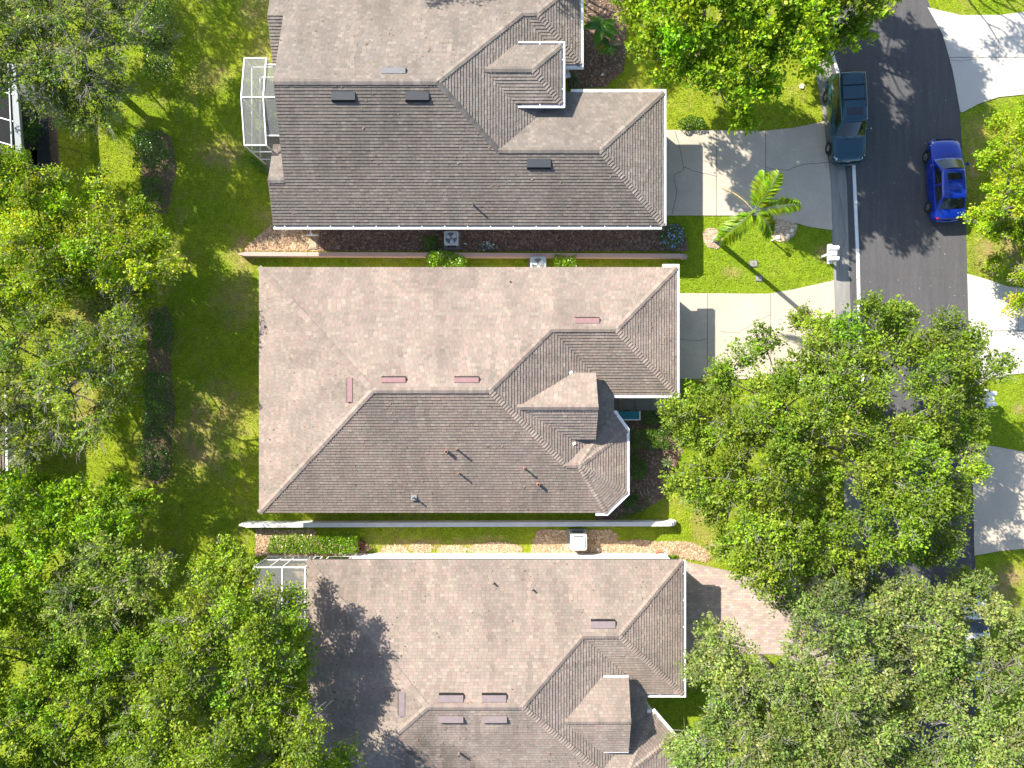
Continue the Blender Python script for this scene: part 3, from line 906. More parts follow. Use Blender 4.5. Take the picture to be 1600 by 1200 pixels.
# -------- upper house
def upper_house():
    root = thing('house', 'grey brown shingled house with dark slot vents and a raised hipped roof over its entry', 'house', W(700, 200, 0), group='single storey houses in the row')
    e = EAVE
    ys = plan(700, 352, e)[1]; xe = plan(1036.5, 250, e)[0]; gn = plan(950, 144, e)[1]
    p = PITCH
    # ridge so that it lands on y = 128 in the photograph
    yr = 190.0
    for _ in range(30):
        h = e+p*(ys-yr)/PX; yr = plan(683, 128, h)[1]
    half = ys-yr; yn = yr-half
    hr = e+p*half/PX
    bx = plan(683, 128, hr)[0]; XE = bx+half
    gh = (ys-gn)/2; gy = ys-gh
    g0 = (bx+(gy-yr), gy); g1 = (xe-gh, gy)
    nxe, nse = plan(907, 102, e)
    nw = (nse-yn)/2; ny_ = yn+nw
    n0 = (bx+(yr-ny_), ny_); n1 = (nxe-nw, ny_)
    gxw = plan(427, 128, hr)[0]                       # west gable rake
    bw = plan(422, 300, e+.5)[0]
    sb_h = plan(430, 283, e+p*50/PX)[1]               # small south west wing ridge
    sw = ys-sb_h
    nb_h = plan(430, 25, e+p*58/PX)[1]; nwh = nb_h-yn
    PS = Plane((bw, ys), (0, -1)); PN = Plane((bw, yn), (0, 1)); PE = Plane((XE, yr), (-1, 0)); PGE = Plane((xe, ys), (-1, 0)); PGN = Plane((xe, gn), (0, 1))
    PNE = Plane((nxe, nse), (-1, 0)); PNS = Plane((nxe, nse), (0, -1))
    PSN = Plane((bw, sb_h-sw), (0, 1)); PNSW = Plane((bw, nb_h+nwh), (0, -1))
    A = (gxw, yr); B = (bx, yr)
    faces = [([(bw, ys), (xe, ys), g1, g0, B, A, (gxw, sb_h), (bw, sb_h)], PS, 0.70), ([(xe, ys), (xe, gn), g1], PGE, 1), ([(xe, gn), g1, g0, (XE, gn)], PGN, 1),  # shaded south slope painted darker, sunny north slope slightly lighter
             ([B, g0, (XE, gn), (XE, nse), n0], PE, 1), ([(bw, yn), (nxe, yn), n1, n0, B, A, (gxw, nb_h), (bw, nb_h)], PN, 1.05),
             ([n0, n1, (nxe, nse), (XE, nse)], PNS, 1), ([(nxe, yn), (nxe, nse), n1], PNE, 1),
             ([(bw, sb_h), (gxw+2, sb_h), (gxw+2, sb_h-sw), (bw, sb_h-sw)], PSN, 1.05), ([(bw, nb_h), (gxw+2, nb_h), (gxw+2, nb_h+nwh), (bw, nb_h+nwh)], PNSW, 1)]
    # entry hip
    rx0, ry, rz = PE.from_image(757, 107)
    tz = e+1.1
    ex = plan(877, 110, tz)[0]; en = plan(850, 69.5, tz)[1]; es = plan(850, 161, tz)[1]
    th = (es-en)/2; ry = (en+es)/2
    tz = rz-p*th/PX
    TN = Plane((ex, en), (0, 1), tz); TS = Plane((ex, es), (0, -1), tz); TE = Plane((ex, en), (-1, 0), tz)
    ta = (ex-th, ry); t0 = (XE-(rz-e)/p*PX, ry); ix = XE-(tz-e)/p*PX
    faces += [([t0, ta, (ex, en), (ix, en)], TN, 1), ([t0, ta, (ex, es), (ix, es)], TS, 1), ([ta, (ex, en), (ex, es)], TE, 1)]
    ridges = [seg(PS, A, B), hipseg(PS, B, g0), seg(PGN, g0, g1), hipseg(PGE, (xe, ys), g1), hipseg(PGE, (xe, gn), g1), hipseg(PN, n0, B), seg(PNS, n0, n1), hipseg(PNE, (nxe, nse), n1), hipseg(PNE, (nxe, yn), n1),
              seg(PS, (bw, sb_h), (gxw, sb_h)), (z_at(TN, t0), z_at(TN, ta), .26, .26), (z_at(TE, (ex, en)), z_at(TE, ta), .26, .26), (z_at(TE, (ex, es)), z_at(TE, ta), .26, .26)]
    ep = [([(bw, yn), (nxe, yn), (nxe, nse), (XE, nse), (XE, gn), (xe, gn), (xe, ys), (bw, ys), (bw, sb_h-sw), (gxw, sb_h-sw), (gxw, nb_h+nwh), (bw, nb_h+nwh)], e), ([(ix, en), (ex, en), (ex, es), (ix, es)], tz)]
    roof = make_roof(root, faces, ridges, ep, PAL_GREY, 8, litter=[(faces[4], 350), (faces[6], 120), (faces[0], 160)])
    b = MB(); b.prism([W(*q)[:2] for q in ((ix-6, en+8), (ex-10, en+8), (ex-10, es-8), (ix-6, es-8))], 0, tz-.1); b.build('tower_wall', M['cream_stucco'], root)
    io = 13
    walls(root, [(bw+io, yn+io), (nxe-io, yn+io), (nxe-io, nse-io), (XE-io-20, nse-io), (XE-io-20, gn+io), (xe-io, gn+io), (xe-io, ys-io), (bw+io, ys-io), (bw+io, sb_h-sw+io), (gxw+io, sb_h-sw+io), (gxw+io, nb_h+nwh-io), (bw+io, nb_h+nwh-io)], e-.18, M['cream_stucco'])
    b = MB()
    b.face([W(gxw+io, yr+half*.55, e+p*half*.45/PX-.05), W(gxw+io, yr, hr-.1), W(gxw+io, yr-half*.55, e+p*half*.45/PX-.05), W(gxw+io, yr-half*.55, 2.3), W(gxw+io, yr+half*.55, 2.3)])
    b.build('gable_wall', M['cream_stucco'], root)
    gutter(root, [(bw, ys), (xe-2, ys)], e, 'open', 1)
    gutter(root, [(xe, ys), (xe, gn), (plan(892, 144, e)[0], gn)], e)
    gutter(root, [(XE-10, nse), (nxe, nse), (nxe, yn)], e)
    gutter(root, [(ix+6, es), (ex, es), (ex, en), (ix+6, en)], tz, 'open', 1)
    d = MB()
    for k in range(4): d.box(W(xe-io-0.2, ys-io-24, 0.05+k*.52), W(xe-io+1.2, gn+io+24, 0.05+k*.52+.5))
    d.build('garage_door', M['door'], root)
    for px, py in ((537, 152), (652, 152), (842, 257)): slot_vent(roof, px, py, PS, 37, 15, M['dark_metal'])
    slot_vent(roof, 615, 110.5, PN, 38, 11, M['silver_metal'])
    pipe_vent(roof, 740, 321, PS, .5, .05, 'lead')
    for px, py, z in ((803, 70, 3.4), (806, 162, 3.4), (887, 117, 2.2)):
        wx, wy, _ = P(px, py, z); b = MB(); b.box((wx-.13, wy-.09, z-.2), (wx+.13, wy+.09, z+.03), rz=.3); b.build('downspout_elbow', M['white_metal'], root)
    return root

# -------- lower house
def lower_house():
    root = thing('house', 'faded tan shingled house with mauve slot vents and tree shade on its roof', 'house', W(780, 1040, 0), group='single storey houses in the row')
    e = EAVE; p = PITCH
    xw, yn = plan(480, 874.5, e); xe = plan(1066, 900, e)[0]
    yr = 1030.0
    for _ in range(30):
        h = e+p*(yr-yn)/PX; yr = plan(800, 1104.5, h)[1]
    half = yr-yn; ys = yr+half
    gs = plan(1000, 1084, e)[1]
    gh = (gs-yn)/2; gy = yn+gh
    bx = plan(816, 1104, e+p*half/PX)[0]; XE = bx+half
    g0 = (bx+(yr-gy), gy); g1 = (xe-gh, gy)
    wn_ = plan(1000, 1114, e)[1]; wh = (ys-wn_)/2; wy = ys-wh
    w0 = (bx+(wy-yr), wy); bxe = plan(1053, 1160, e)[0]; w1 = (bxe-wh, wy)
    nb = (plan(1022, 1114, e)[0], wn_); nb1 = (bxe, plan(1054, 1150, e)[1])
    PN = Plane((xw, yn), (0, 1)); PS = Plane((xw, ys), (0, -1)); PW = Plane((xw, yn), (1, 0)); PE = Plane((XE, yr), (-1, 0))
    PGE = Plane((xe, yn), (-1, 0)); PGS = Plane((xe, gs), (0, -1)); PWN = Plane((XE, wn_), (0, 1)); PBE = Plane((bxe, wy), (-1, 0))
    A = (xw+half, yr); B = (bx, yr)
    m_ = Vector((nb1[0]-nb[0], nb1[1]-nb[1])).normalized(); n = Vector((-m_.y, m_.x))
    if n.dot(Vector((w1[0]-nb[0], w1[1]-nb[1]))) < 0: n = -n
    PD = Plane(nb, (n.x, n.y), e, p*wh/n.dot(Vector((w1[0]-nb[0], w1[1]-nb[1]))))
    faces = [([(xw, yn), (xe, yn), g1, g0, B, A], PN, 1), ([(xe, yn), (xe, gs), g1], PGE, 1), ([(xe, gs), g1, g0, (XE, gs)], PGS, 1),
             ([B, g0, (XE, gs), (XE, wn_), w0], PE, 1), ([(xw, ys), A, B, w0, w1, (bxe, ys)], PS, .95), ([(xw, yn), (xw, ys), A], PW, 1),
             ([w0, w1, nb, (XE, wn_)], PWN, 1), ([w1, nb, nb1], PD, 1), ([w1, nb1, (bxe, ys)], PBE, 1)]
    rx0, ry, rz = PE.from_image(882, 1127)
    gx = plan(986, 1127, rz)[0]; th = 53; tz = rz-p*th/PX
    gn_, gso = ry-th, ry+th; ix = XE-(tz-e)/p*PX
    TN = Plane((gx, gn_), (0, 1), tz); TS = Plane((gx, gso), (0, -1), tz)
    faces += [([(rx0, ry), (gx, ry), (gx, gn_), (ix, gn_)], TN, 1), ([(rx0, ry), (gx, ry), (gx, gso), (ix, gso)], TS, 1)]
    ridges = [hipseg(PN, (xw, yn), A), hipseg(PS, (xw, ys), A), seg(PN, A, B), hipseg(PN, B, g0), seg(PN, g0, g1), hipseg(PGE, (xe, yn), g1), hipseg(PGE, (xe, gs), g1),
              hipseg(PS, w0, B), seg(PWN, w0, w1), hipseg(PBE, nb1, w1), hipseg(PD, nb, w1), (z_at(TN, (rx0, ry)), z_at(TN, (gx, ry)), .26, .26)]
    ep = [([(xw, yn), (xe, yn), (xe, gs), (XE, gs), (XE, wn_), nb, nb1, (bxe, ys), (xw, ys)], e)]
    roof = make_roof(root, faces, ridges, ep, PAL*1.0, 15, litter=[(faces[5], 900), (faces[0], 350), (faces[4], 500)])
    b = MB()
    b.prism([W(x, y)[:2] for x, y in ((ix-8, gn_+7), (gx-12, gn_+7), (gx-12, gso-7), (ix-8, gso-7))], 0, tz-.04)
    b.face([W(gx-12, gn_+7, tz-.05), W(gx-12, gso-7, tz-.05), W(gx-12, ry, rz-.12)]); b.build('gable_wall', M['cream_stucco'], root)
    f = MB(); f.sweep([W(gx, gn_)[:2], W(ix+4, gn_)[:2]], [(0, tz-.13), (.06, tz-.13), (.06, tz-.01), (0, tz-.01)]); f.build('fascia', M['white_metal'], root)
    f = MB(); f.sweep([W(ix+4, gso)[:2], W(gx, gso)[:2]], [(0, tz-.13), (.06, tz-.13), (.06, tz-.01), (0, tz-.01)]); f.build('fascia', M['white_metal'], root)
    io = 10
    wyn = 600+(864-600)
    walls(root, [(xw+40, wyn), (xe-io, wyn), (xe-io, gs-io), (XE-30, gs-io), (XE-30, wn_+io), (nb[0], wn_+io), (nb1[0]-io, nb1[1]+5), (bxe-io, ys-io), (xw+io, ys-io), (xw+io, wyn+24), (xw+40, wyn+24)], e-.18, M['white_stucco'])
    gutter(root, [(xe, yn+1), (xe, gs), (XE-14, gs)], e, 'open', 1, flip=True)
    gutter(root, [(gx+1, wn_), nb, nb1, (bxe, ys)], e, 'cover', flip=True)
    d = MB()
    for k in range(4): d.box(W(xe-io-0.2, gs-io-24, 0.05+k*.52), W(xe-io+1.2, yn+io+24, 0.05+k*.52+.5))
    d.build('garage_door', M['door'], root)
    for px, py in ((942, 974), (705, 1089), (772, 1089)): slot_vent(roof, px, py, PN, 38, 13, M['mauve_metal'])
    slot_vent(roof, 627, 1099, PW, 38, 12, M['mauve_metal'])
    for px, py in ((705, 1124), (773, 1124)): slot_vent(roof, px, py, PS, 38, 12, M['mauve_metal'])
    for px, py in ((771, 910), (832, 920)): pipe_vent(roof, px, py, PN, .3, .05, 'lead')
    pipe_vent(roof, 718, 1176, PS, .35, .07, 'mauve_metal')
    # frosted side windows in the wall near the screen room
    for x0, x1 in ((500, 512), (520, 556)):
        b = MB(); b.box(W(x0, wyn+1, 1.0), W(x1, wyn-1.2, 2.2)); wf = b.build('window', M['white_metal'], root)
        b = MB(); b.box(W(x0+2, wyn, 1.1), W(x1-2, wyn-1.5, 2.1)); b.build('pane', M['car_glass'], wf)
    return root

middle_house(); upper_house(); lower_house()

# -------- neighbouring houses at the left edge (only their eaves show)
def neighbour(label, eave_img, far, pal, lanai):
    e = EAVE
    pts = [plan(x, y, e) for x, y in eave_img]       # east eave line top -> bottom
    (x0, y0), (x1, y1) = pts
    root = thing('house', label, 'house', W((x0+far)/2, (y0+y1)/2, 0), group='houses at the left edge')
    half = (y1-y0)/2
    dx, dy = x1-x0, y1-y0
    n = Vector((-dy, dx)).normalized()               # pointing west in plan
    if n.x > 0: n = -n
    wd = 300
    C = [(x0, y0), (x1, y1), (x1+n.x*wd, y1+n.y*wd), (x0+n.x*wd, y0+n.y*wd)]
    ap = ((x0+x1)/2+n.x*half, (y0+y1)/2+n.y*half); bp = (ap[0]+n.x*(wd-half), ap[1]+n.y*(wd-half))
    PEo = Plane(C[0], (n.x, n.y))
    t = Vector((dx, dy)).normalized()
    PNo = Plane(C[0], (t.x, t.y)); PSo = Plane(C[1], (-t.x, -t.y))
    make_roof(root, [([C[0], C[1], ap], PEo, 1), ([C[0], ap, bp, C[3]], PNo, 1), ([C[1], ap, bp, C[2]], PSo, 1)], [seg(PEo, C[0], ap), seg(PEo, C[1], ap)], [(C, e)], pal, 5)
    q = lambda P_, a, b: (P_[0]+n.x*a+t.x*b, P_[1]+n.y*a+t.y*b)
    walls(root, [q(C[0], 13, 13), q(C[1], 13, -13), q(C[2], 0, -13), q(C[3], 0, 13)], e-.18, M['cream_stucco'])
    gutter(root, [C[0], C[1]], e, 'cover', flip=True)
    return root
neighbour('shingled neighbour house at the left edge under the sparse green tree', ((5, 600), (8, 765)), -250, PAL, False)

def left_lanai():
    e = 2.7
    root = thing('screened_porch', 'screened porch with dark panels and a pale gutter band at the upper left edge', 'porch', W(40, 200, 0))
    a = plan(24, 100, e); b_ = plan(36, 262, e)
    b = MB()
    w = 9
    b.prism([W(*q)[:2] for q in ((a[0]-w, a[1]), (a[0], a[1]), b_, (b_[0]-w, b_[1]))], e-.2, e); b.build('gutter_band', M['lanai_shade_grey'], root)
    b = MB(); b.prism([W(*q)[:2] for q in ((a[0]-66, a[1]), (a[0]-60, a[1]), (b_[0]-60, b_[1]), (b_[0]-66, b_[1]))], 0, e-.2); b.build('wall', M['cream_stucco'], root)
    b = MB(); b.prism([W(*q)[:2] for q in ((-140, a[1]), (a[0]-5, a[1]), (b_[0]-5, b_[1]), (-140, b_[1]-30))], 0, 0.06); b.build('floor_slab', M['ac_dark'], root)
    # sloped screen roof, darker mesh, in panels between white beams
    ys_ = [100, 148, 190, 228, 262]
    for i in range(4):
        p0 = plan(26, ys_[i], e); p1 = plan(31, ys_[i+1], e)
        b = MB(); b.face([W(p0[0]-w, p0[1], e-.02), W(-140, p0[1]-58, e+.5), W(-140, p1[1]-58, e+.5), W(p1[0]-w, p1[1], e-.02)]); b.build('screen_panel', M['dark_screen'], root)
        b = MB(); b.tube([W(p1[0]-w, p1[1], e), W(-140, p1[1]-58, e+.52)], .04, 4); b.build('beam', M['white_metal'], root)
    b = MB(); pa = plan(14, 100, e); pb = plan(20, 245, e); b.tube([W(*pa, e+.05), W(*pb, e+.05)], .035, 4); b.build('beam', M['ac_grey'], root)
left_lanai()

# ------------------------------------------------------------------ screen cages
def bar(b, p, q, w=0.05):
    b.tube([p, q], w*0.7, 4)
def lanai_upper():
    root = thing('screen_cage', 'white framed screen cage with plants inside behind the upper house', 'screen cage', W(440, 175, 0))
    xw = 417; yn, yr, ys = 118, 178, 258
    h = 3.3; hm = 3.75
    yN = plan(400, 91, h)[1]; yM = plan(400, 152, hm)[1]; yS = plan(400, 227, h)[1]
    xW = plan(382, 91, h)[0]; xI = plan(416, 91, h)[0]
    fl = MB(); fl.prism([W(*q)[:2] for q in ((xW, yN), (480, yN), (480, yS+12), (xW, yS+12))], 0, .05); fl.build('floor_slab', M['grey_concrete'], root)
    T = {'NW': W(xW, yN, h), 'MW': W(xW, yM, hm), 'SW': W(xW, yS, h), 'NI': W(xI, yN, h), 'MI': W(xI, yM, hm), 'SI': W(xI, yS, h),
         'NE': W(478, yN+9, h-.05), 'ME': W(478, yM, hm), 'SE': W(478, yS-14, h-.05), 'NI2': W(xI, yN+9, h), 'SI2': W(xI, yS-14, h)}
    def panel(*k, m='screen'):
        b = MB(); b.face([T[i] if isinstance(i, str) else i for i in k]); b.build('screen_panel', M[m], root)
    panel('NW', 'MW', 'MI', 'NI'); panel('MW', 'SW', 'SI', 'MI'); panel('NI2', 'MI', 'ME', 'NE'); panel('MI', 'SI2', 'SE', 'ME')
    zc = .9
    for a, c in (('NW', 'MW'), ('MW', 'SW')):
        A, C_ = T[a], T[c]
        panel((A[0], A[1], 0.05), (C_[0], C_[1], 0.05), C_, A)
    panel((T['SW'][0], T['SW'][1], .05), (T['SI'][0], T['SI'][1], .05), T['SI'], T['SW'])
    panel((T['NW'][0], T['NW'][1], .05), (T['NI'][0], T['NI'][1], .05), T['NI'], T['NW'])
    for a, c in (('NW', 'MW'), ('MW', 'SW'), ('SW', 'SI'), ('NW', 'NI'), ('NI', 'MI'), ('MI', 'SI'), ('MW', 'ME'), ('NI2', 'NE'), ('SI2', 'SE')):
        b = MB(); bar(b, T[a], T[c], .06); b.build('beam', M['white_metal'], root)
    for k in ('NW', 'MW', 'SW', 'NI', 'SI', 'SE'):
        b = MB(); bar(b, (T[k][0], T[k][1], 0), T[k], .055); b.build('post', M['white_metal'], root)
    for z in (1.0, 2.25):
        for a, c in (('NW', 'SW'), ('SW', 'SI'), ('NW', 'NI')):
            b = MB(); bar(b, (T[a][0], T[a][1], z), (T[c][0], T[c][1], z), .05); b.build('rail', M['white_metal'], root)
    for a, z0, c, z1 in (('NW', 2.25, 'NI', h), ('SI', .1, 'SE', h)):
        pass
    fl = MB(); fl.prism([W(*q)[:2] for q in ((448, 150), (478, 160), (478, 205), (452, 190))], .05, .062); fl.build('pale_mat', M['sand'], root)
lanai_upper()

def lanai_lower():
    root = thing('screen_cage', 'screen cage with white beams beside the lower house under tree branches', 'screen cage', W(460, 920, 0))
    h = 2.6
    yb = 868; xE = plan(477, 900, h)[0]; yS = plan(400, 1003, h)[1]; xW = plan(396, 985, h)[0]
    yN = yb
    f = MB(); f.prism([W(*q)[:2] for q in ((xW, yN), (xE, yN), (xE, yS), (xW, yS))], 0, .05); f.build('floor_slab', M['sand'], root)
    def panel(pts, m='screen'):
        b = MB(); b.face(pts); b.build('screen_panel', M[m], root)
    xm = [xW, plan(441, 885, h)[0], xE]
    for i in range(2):
        panel([W(xm[i], yN, .4), W(xm[i+1], yN, .4), W(xm[i+1], yN, h), W(xm[i], yN, h)])
        panel([W(xm[i], yN, h), W(xm[i+1], yN, h), W(xm[i+1], yS, h+.1), W(xm[i], yS, h+.1)])
    b = MB(); b.prism([W(*q)[:2] for q in ((xW, yN-.5), (xE, yN-.5), (xE, yN+.5), (xW, yN+.5))], 0, .4); b.build('kick_plate', M['white_metal'], root)
    for x in xm + [plan(421, 885, h)[0]]:
        b = MB(); bar(b, W(x, yN, 0), W(x, yN, h), .055); b.build('post', M['white_metal'], root)
    for p_, q_ in ((W(xW, yN, h), W(xE, yN, h)), (W(xE, yN, h), W(xE, yS, h+.1)), (W(xm[1], yN, h), W(xm[1], yS, h+.1)), (W(xW, yN, h), W(xW, yS, h+.1)), (W(xW, yS, h+.1), W(xE, yS, h+.1)), (W(xW, yN, 1.0), W(xE, yN, 1.0)), (W(xW, yS, h+.1), W(xW+28, yS-32, h))):
        b = MB(); bar(b, p_, q_, .06); b.build('beam', M['white_metal'], root)
lanai_lower()

# ------------------------------------------------------------------ garden walls
def garden_wall(label, a, c, h, t, m, pier_end=True):
    x0, y0 = a; x1, y1 = c
    root = thing('garden_wall', label, 'wall', W((x0+x1)/2, (y0+y1)/2, 0))
    p0 = Vector(W(x0, y0)[:2]); p1 = Vector(W(x1, y1)[:2]); d = (p1-p0).normalized(); n = Vector((-d.y, d.x))
    L = (p1-p0).length
    def blk(name, s0, s1, hw, z0, z1, mm):
        q = [p0+d*s0+n*hw, p0+d*s1+n*hw, p0+d*s1-n*hw, p0+d*s0-n*hw]
        b = MB(); b.prism([(v.x, v.y) for v in q], z0, z1); return b.build(name, mm, root)
    # the body, then coping stones; the left end is rounded down in low steps
    q = [p0+n*t*.2, p0+d*.35+n*t/2, p0+d*L+n*t/2, p0+d*L-n*t/2, p0+d*.35-n*t/2, p0-n*t*.2]
    b = MB(); b.prism([(v.x, v.y) for v in q], 0, h); b.build('wall_body', m, root)
    k = int(L/3.2); st = (L-.5)/k
    for i in range(k):
        blk('coping', .4+i*st+.008, .4+(i+1)*st-.008, t/2+.015, h, h+.05, m)
    if pier_end:
        blk('end_pier', L-.05, L+.14, t/2+.04, 0, h-.12, m); blk('end_pier', L+.142, L+.3, t/2+.01, 0, h-.3, m)
    return root
garden_wall('low pink stucco wall between the upper and middle houses', (378, 399.5), (1064, 402.5), .55, .2, M['pink_stucco'])
garden_wall('low white stucco wall between the middle and lower houses', (380, 817), (1046, 815), .65, .22, M['white_stucco'])

# ------------------------------------------------------------------ foliage
def leaf_quads(c, d, n_, size, asp, r):
    """c centres (N,3), d long axes, n_ normals -> quad vertices (N,4,3)"""
    s = np.cross(n_, d); s /= (np.linalg.norm(s, axis=1, keepdims=True)+1e-9)
    L = size[:, None]; w = (size*asp)[:, None]
    return np.stack([c-d*L*.5, c+s*w*.5-d*L*.05, c+d*L*.5, c-s*w*.5-d*L*.05], 1)

def unit(v): return v/(np.linalg.norm(v, axis=1, keepdims=True)+1e-9)

def sprays_to_leaves(o, ax, L, per, wid, size, asp, cols, r, up=0.6):
    n = len(o)
    t = r.random((n, per))**0.8
    pos = o[:, None, :]+ax[:, None, :]*(t*L[:, None])[..., None]
    pos = pos+r.normal(0, 1, (n, per, 3))*(wid*(1.05-0.5*t))[..., None]
    pos = pos.reshape(-1, 3)
    N = len(pos)
    d = unit(np.repeat(ax, per, 0)*0.6+r.normal(0, .7, (N, 3)))
    nn = unit(r.normal(0, .50, (N, 3))+np.array([-.38, .32, up+.1]))
    sz = size*(.5+1.05*r.random(N)**1.2)
    Q = leaf_quads(pos, d, nn, sz, asp, r)
    return Q, N

def pick_cols(cols, n_spray, per, r, var=.17):
    cols = np.array(cols)
    ci = r.integers(0, len(cols), n_spray)
    base = np.repeat(cols[ci]*(r.uniform(.8, 1.2, (n_spray, 1))), per, 0)
    N = len(base)
    return np.clip(np.array([2.35, 2.2, 2.0])*base*(1+var*r.standard_normal((N, 1)))*(1+.08*r.standard_normal((N, 3))), .004, .6)

def tree(name, label, poly_img, z_edge, z_top, cols, seed, cat='tree', group='leafy street and garden trees', per=24, sp_per=20, clump=1.15, gap=0.25, leaf=0.13, asp=.55, dens=2.2,
         bare=0.06, twig_vis=0.35, spray=0.75, base=None, lim=0.0, tall_bumps=1.25, inner=.4, inset=.42, leafm='leaf', offplan=False, plume=0.6):
    r = np.random.default_rng(seed)
    sp_per = int(sp_per*dens); clump = clump*.95; gap = gap*.55; leaf = leaf*.99; asp = min(.72, asp*1.12)
    poly = [((p[0]-800)/PX, (600-p[1])/PX) for p in (poly_img if offplan else [plan(x, y, z_edge+.35*(z_top-z_edge)*0) for x, y in poly_img])]
    xs = [p[0] for p in poly]; ys = [p[1] for p in poly]
    # clump centres by dart throwing
    cand = np.stack([r.uniform(min(xs), max(xs), 9000), r.uniform(min(ys), max(ys), 9000)], 1)
    cand = cand[in_poly(cand[:, 0], cand[:, 1], poly)]
    dd = poly_dist(cand[:, 0], cand[:, 1], poly)
    cand = cand[dd > inset]; dd = dd[dd > inset]
    keep = []
    K = np.empty((0, 2))
    for i in range(len(cand)):
        if len(K) == 0 or np.min(np.hypot(K[:, 0]-cand[i, 0], K[:, 1]-cand[i, 1])) > clump*(.78+.3*((i*7919) % 100)/100):
            keep.append(i); K = np.vstack([K, cand[i]])
    C = cand[keep]; D = dd[keep]
    R = D.max()
    dome = np.sqrt(np.clip(1-(1-np.clip(D/R, 0, 1))**2, 0, 1))
    zc = z_edge+(z_top-z_edge)*dome+(vnoise(C[:, 0], C[:, 1], 2.6, seed+1)-.5)*2*tall_bumps+r.normal(0, .42, len(C))
    g = vnoise(C[:, 0], C[:, 1], 2.2, seed+2)
    ok = ~((g < gap) & (D > .25*R))
    C = C[ok]; zc = zc[ok]; D = D[ok]
    cent = C.mean(0)
    # a lower storey of clumps
    k2 = r.random(len(C)) < inner
    C2 = C[k2]+r.normal(0, .5, (k2.sum(), 2)); z2 = zc[k2]-r.uniform(.9, 2.0, k2.sum())
    CC = np.concatenate([np.column_stack([C, zc]), np.column_stack([C2, z2])])
    ncl = len(CC)
    bx, by = (cent if base is None else ((base[0]-800)/PX, (600-base[1])/PX))
    root = thing(name, label, cat, (bx, by, 0), group=group)
    # sprays
    u = unit(r.normal(0, 1, (ncl*sp_per, 3))); u[:, 2] = np.abs(u[:, 2])*1.1-.25; u = unit(u)
    cid = np.repeat(np.arange(ncl), sp_per)
    rad = clump*r.uniform(.46, .78, ncl)[cid]*r.uniform(.15, 1.0, len(cid))**.5
    o = CC[cid]+u*(rad*np.array(1.0))[:, None]*np.array([1, 1, .72])
    outw = np.column_stack([CC[cid, 0]-bx, CC[cid, 1]-by, np.zeros(len(cid))]); outw = outw/(R+1e-6)
    ax = unit(u*1.0+outw*plume+r.normal(0, .35, u.shape)+np.array([0, 0, .1]))
    L = spray*r.uniform(.6, 1.35, len(cid))
    o = o-ax*(L*.45)[:, None]
    bareflag = r.random(len(cid)) < bare
    leafy = ~bareflag
    Q, N = sprays_to_leaves(o[leafy], ax[leafy], L[leafy], per, .11+.05*spray, leaf, asp, cols, r)
    tint = pick_cols(cols, int(leafy.sum()), per, r)
    ct = np.clip(r.normal(1, .17, (ncl, 1)), .6, 1.5)*(1+r.normal(0, 1, (ncl, 1))*np.array([.06, 0, .06]))
    tint = np.clip(tint*np.repeat(ct[cid[leafy]], per, 0), .003, .7)
    V = Q.reshape(-1, 3)-np.array([bx, by, 0])
    me = np_mesh('crown', V, np.arange(len(V)).reshape(-1, 4), M[leafm], tint)
    cr = link('crown', me, root); cr['kind'] = 'stuff'
    # limbs and twigs (tapered prisms)
    segs = []
    zt = max(1.6, z_edge*.42)
    top = np.array([bx, by, zt])
    nl = max(4, min(11, ncl//12))
    idx = r.choice(ncl, nl, replace=False); LC = CC[idx].copy()
    for _ in range(4):
        as_ = np.argmin(((CC[:, None, :2]-LC[None, :, :2])**2).sum(-1), 1)
        for k in range(nl):
            if (as_ == k).any(): LC[k] = CC[as_ == k].mean(0)
    node = LC.copy(); node[:, 2] = np.minimum(LC[:, 2]-1.2, zt+.75*(LC[:, 2]-zt)); node[:, :2] = top[:2]+(LC[:, :2]-top[:2])*.8
    tr = MB(); tr.tube([(bx, by, -.1), (bx+.03, by, zt*.5), tuple(top)], [.30*R/6+.1, .22*R/6+.09, .2*R/6+.07], 9)
    for k in range(nl):
        mid = top+(node[k]-top)*.5+np.array([r.normal(0, .25), r.normal(0, .25), .35])
        r0 = .10*R/6+.05
        tr.tube([tuple(top-np.array([0, 0, .2])), tuple(mid), tuple(node[k])], [r0, r0*.75, r0*.45], 6)
    for i in range(ncl):
        k = as_[i]
        p = node[k]; q = CC[i]
        mid = p+(q-p)*.55+r.normal(0, .15, 3)
        tr.tube([tuple(p), tuple(mid), tuple(q)], [.05, .036, .022], 5, cap=False)
    tr.build('trunk', M['bark'], root, smooth=True)
    # fine twigs carrying the sprays
    sel = bareflag | (r.random(len(cid)) < twig_vis)
    a = CC[cid[sel]]; m_ = o[sel]; e_ = o[sel]+ax[sel]*(L[sel]*(1.0+.35*bareflag[sel]))[:, None]
    def tw(a, b, r0, r1):
        d = unit(b-a); s1 = unit(np.cross(d, np.array([.3, .2, 1.0]))); s2 = np.cross(d, s1)
        ring = lambda p, rr: [p+s1*rr, p-s1*rr*.5+s2*rr*.87, p-s1*rr*.5-s2*rr*.87]
        A = ring(a, r0); B = ring(b, r1)
        Vv = np.stack(A+B, 1); n = len(a); ii = (np.arange(n)*6)[:, None]
        Ff = np.concatenate([ii+np.array([0, 1, 4, 3]), ii+np.array([1, 2, 5, 4]), ii+np.array([2, 0, 3, 5])])
        return Vv.reshape(-1, 3), Ff
    V1, F1 = tw(a, m_, .018, .013); V2, F2 = tw(m_, e_, .013, .005)
    Vs = [V1, V2]; Fs = [F1, F2+len(V1)]
    nb_ = bareflag.sum(); off = len(V1)+len(V2)
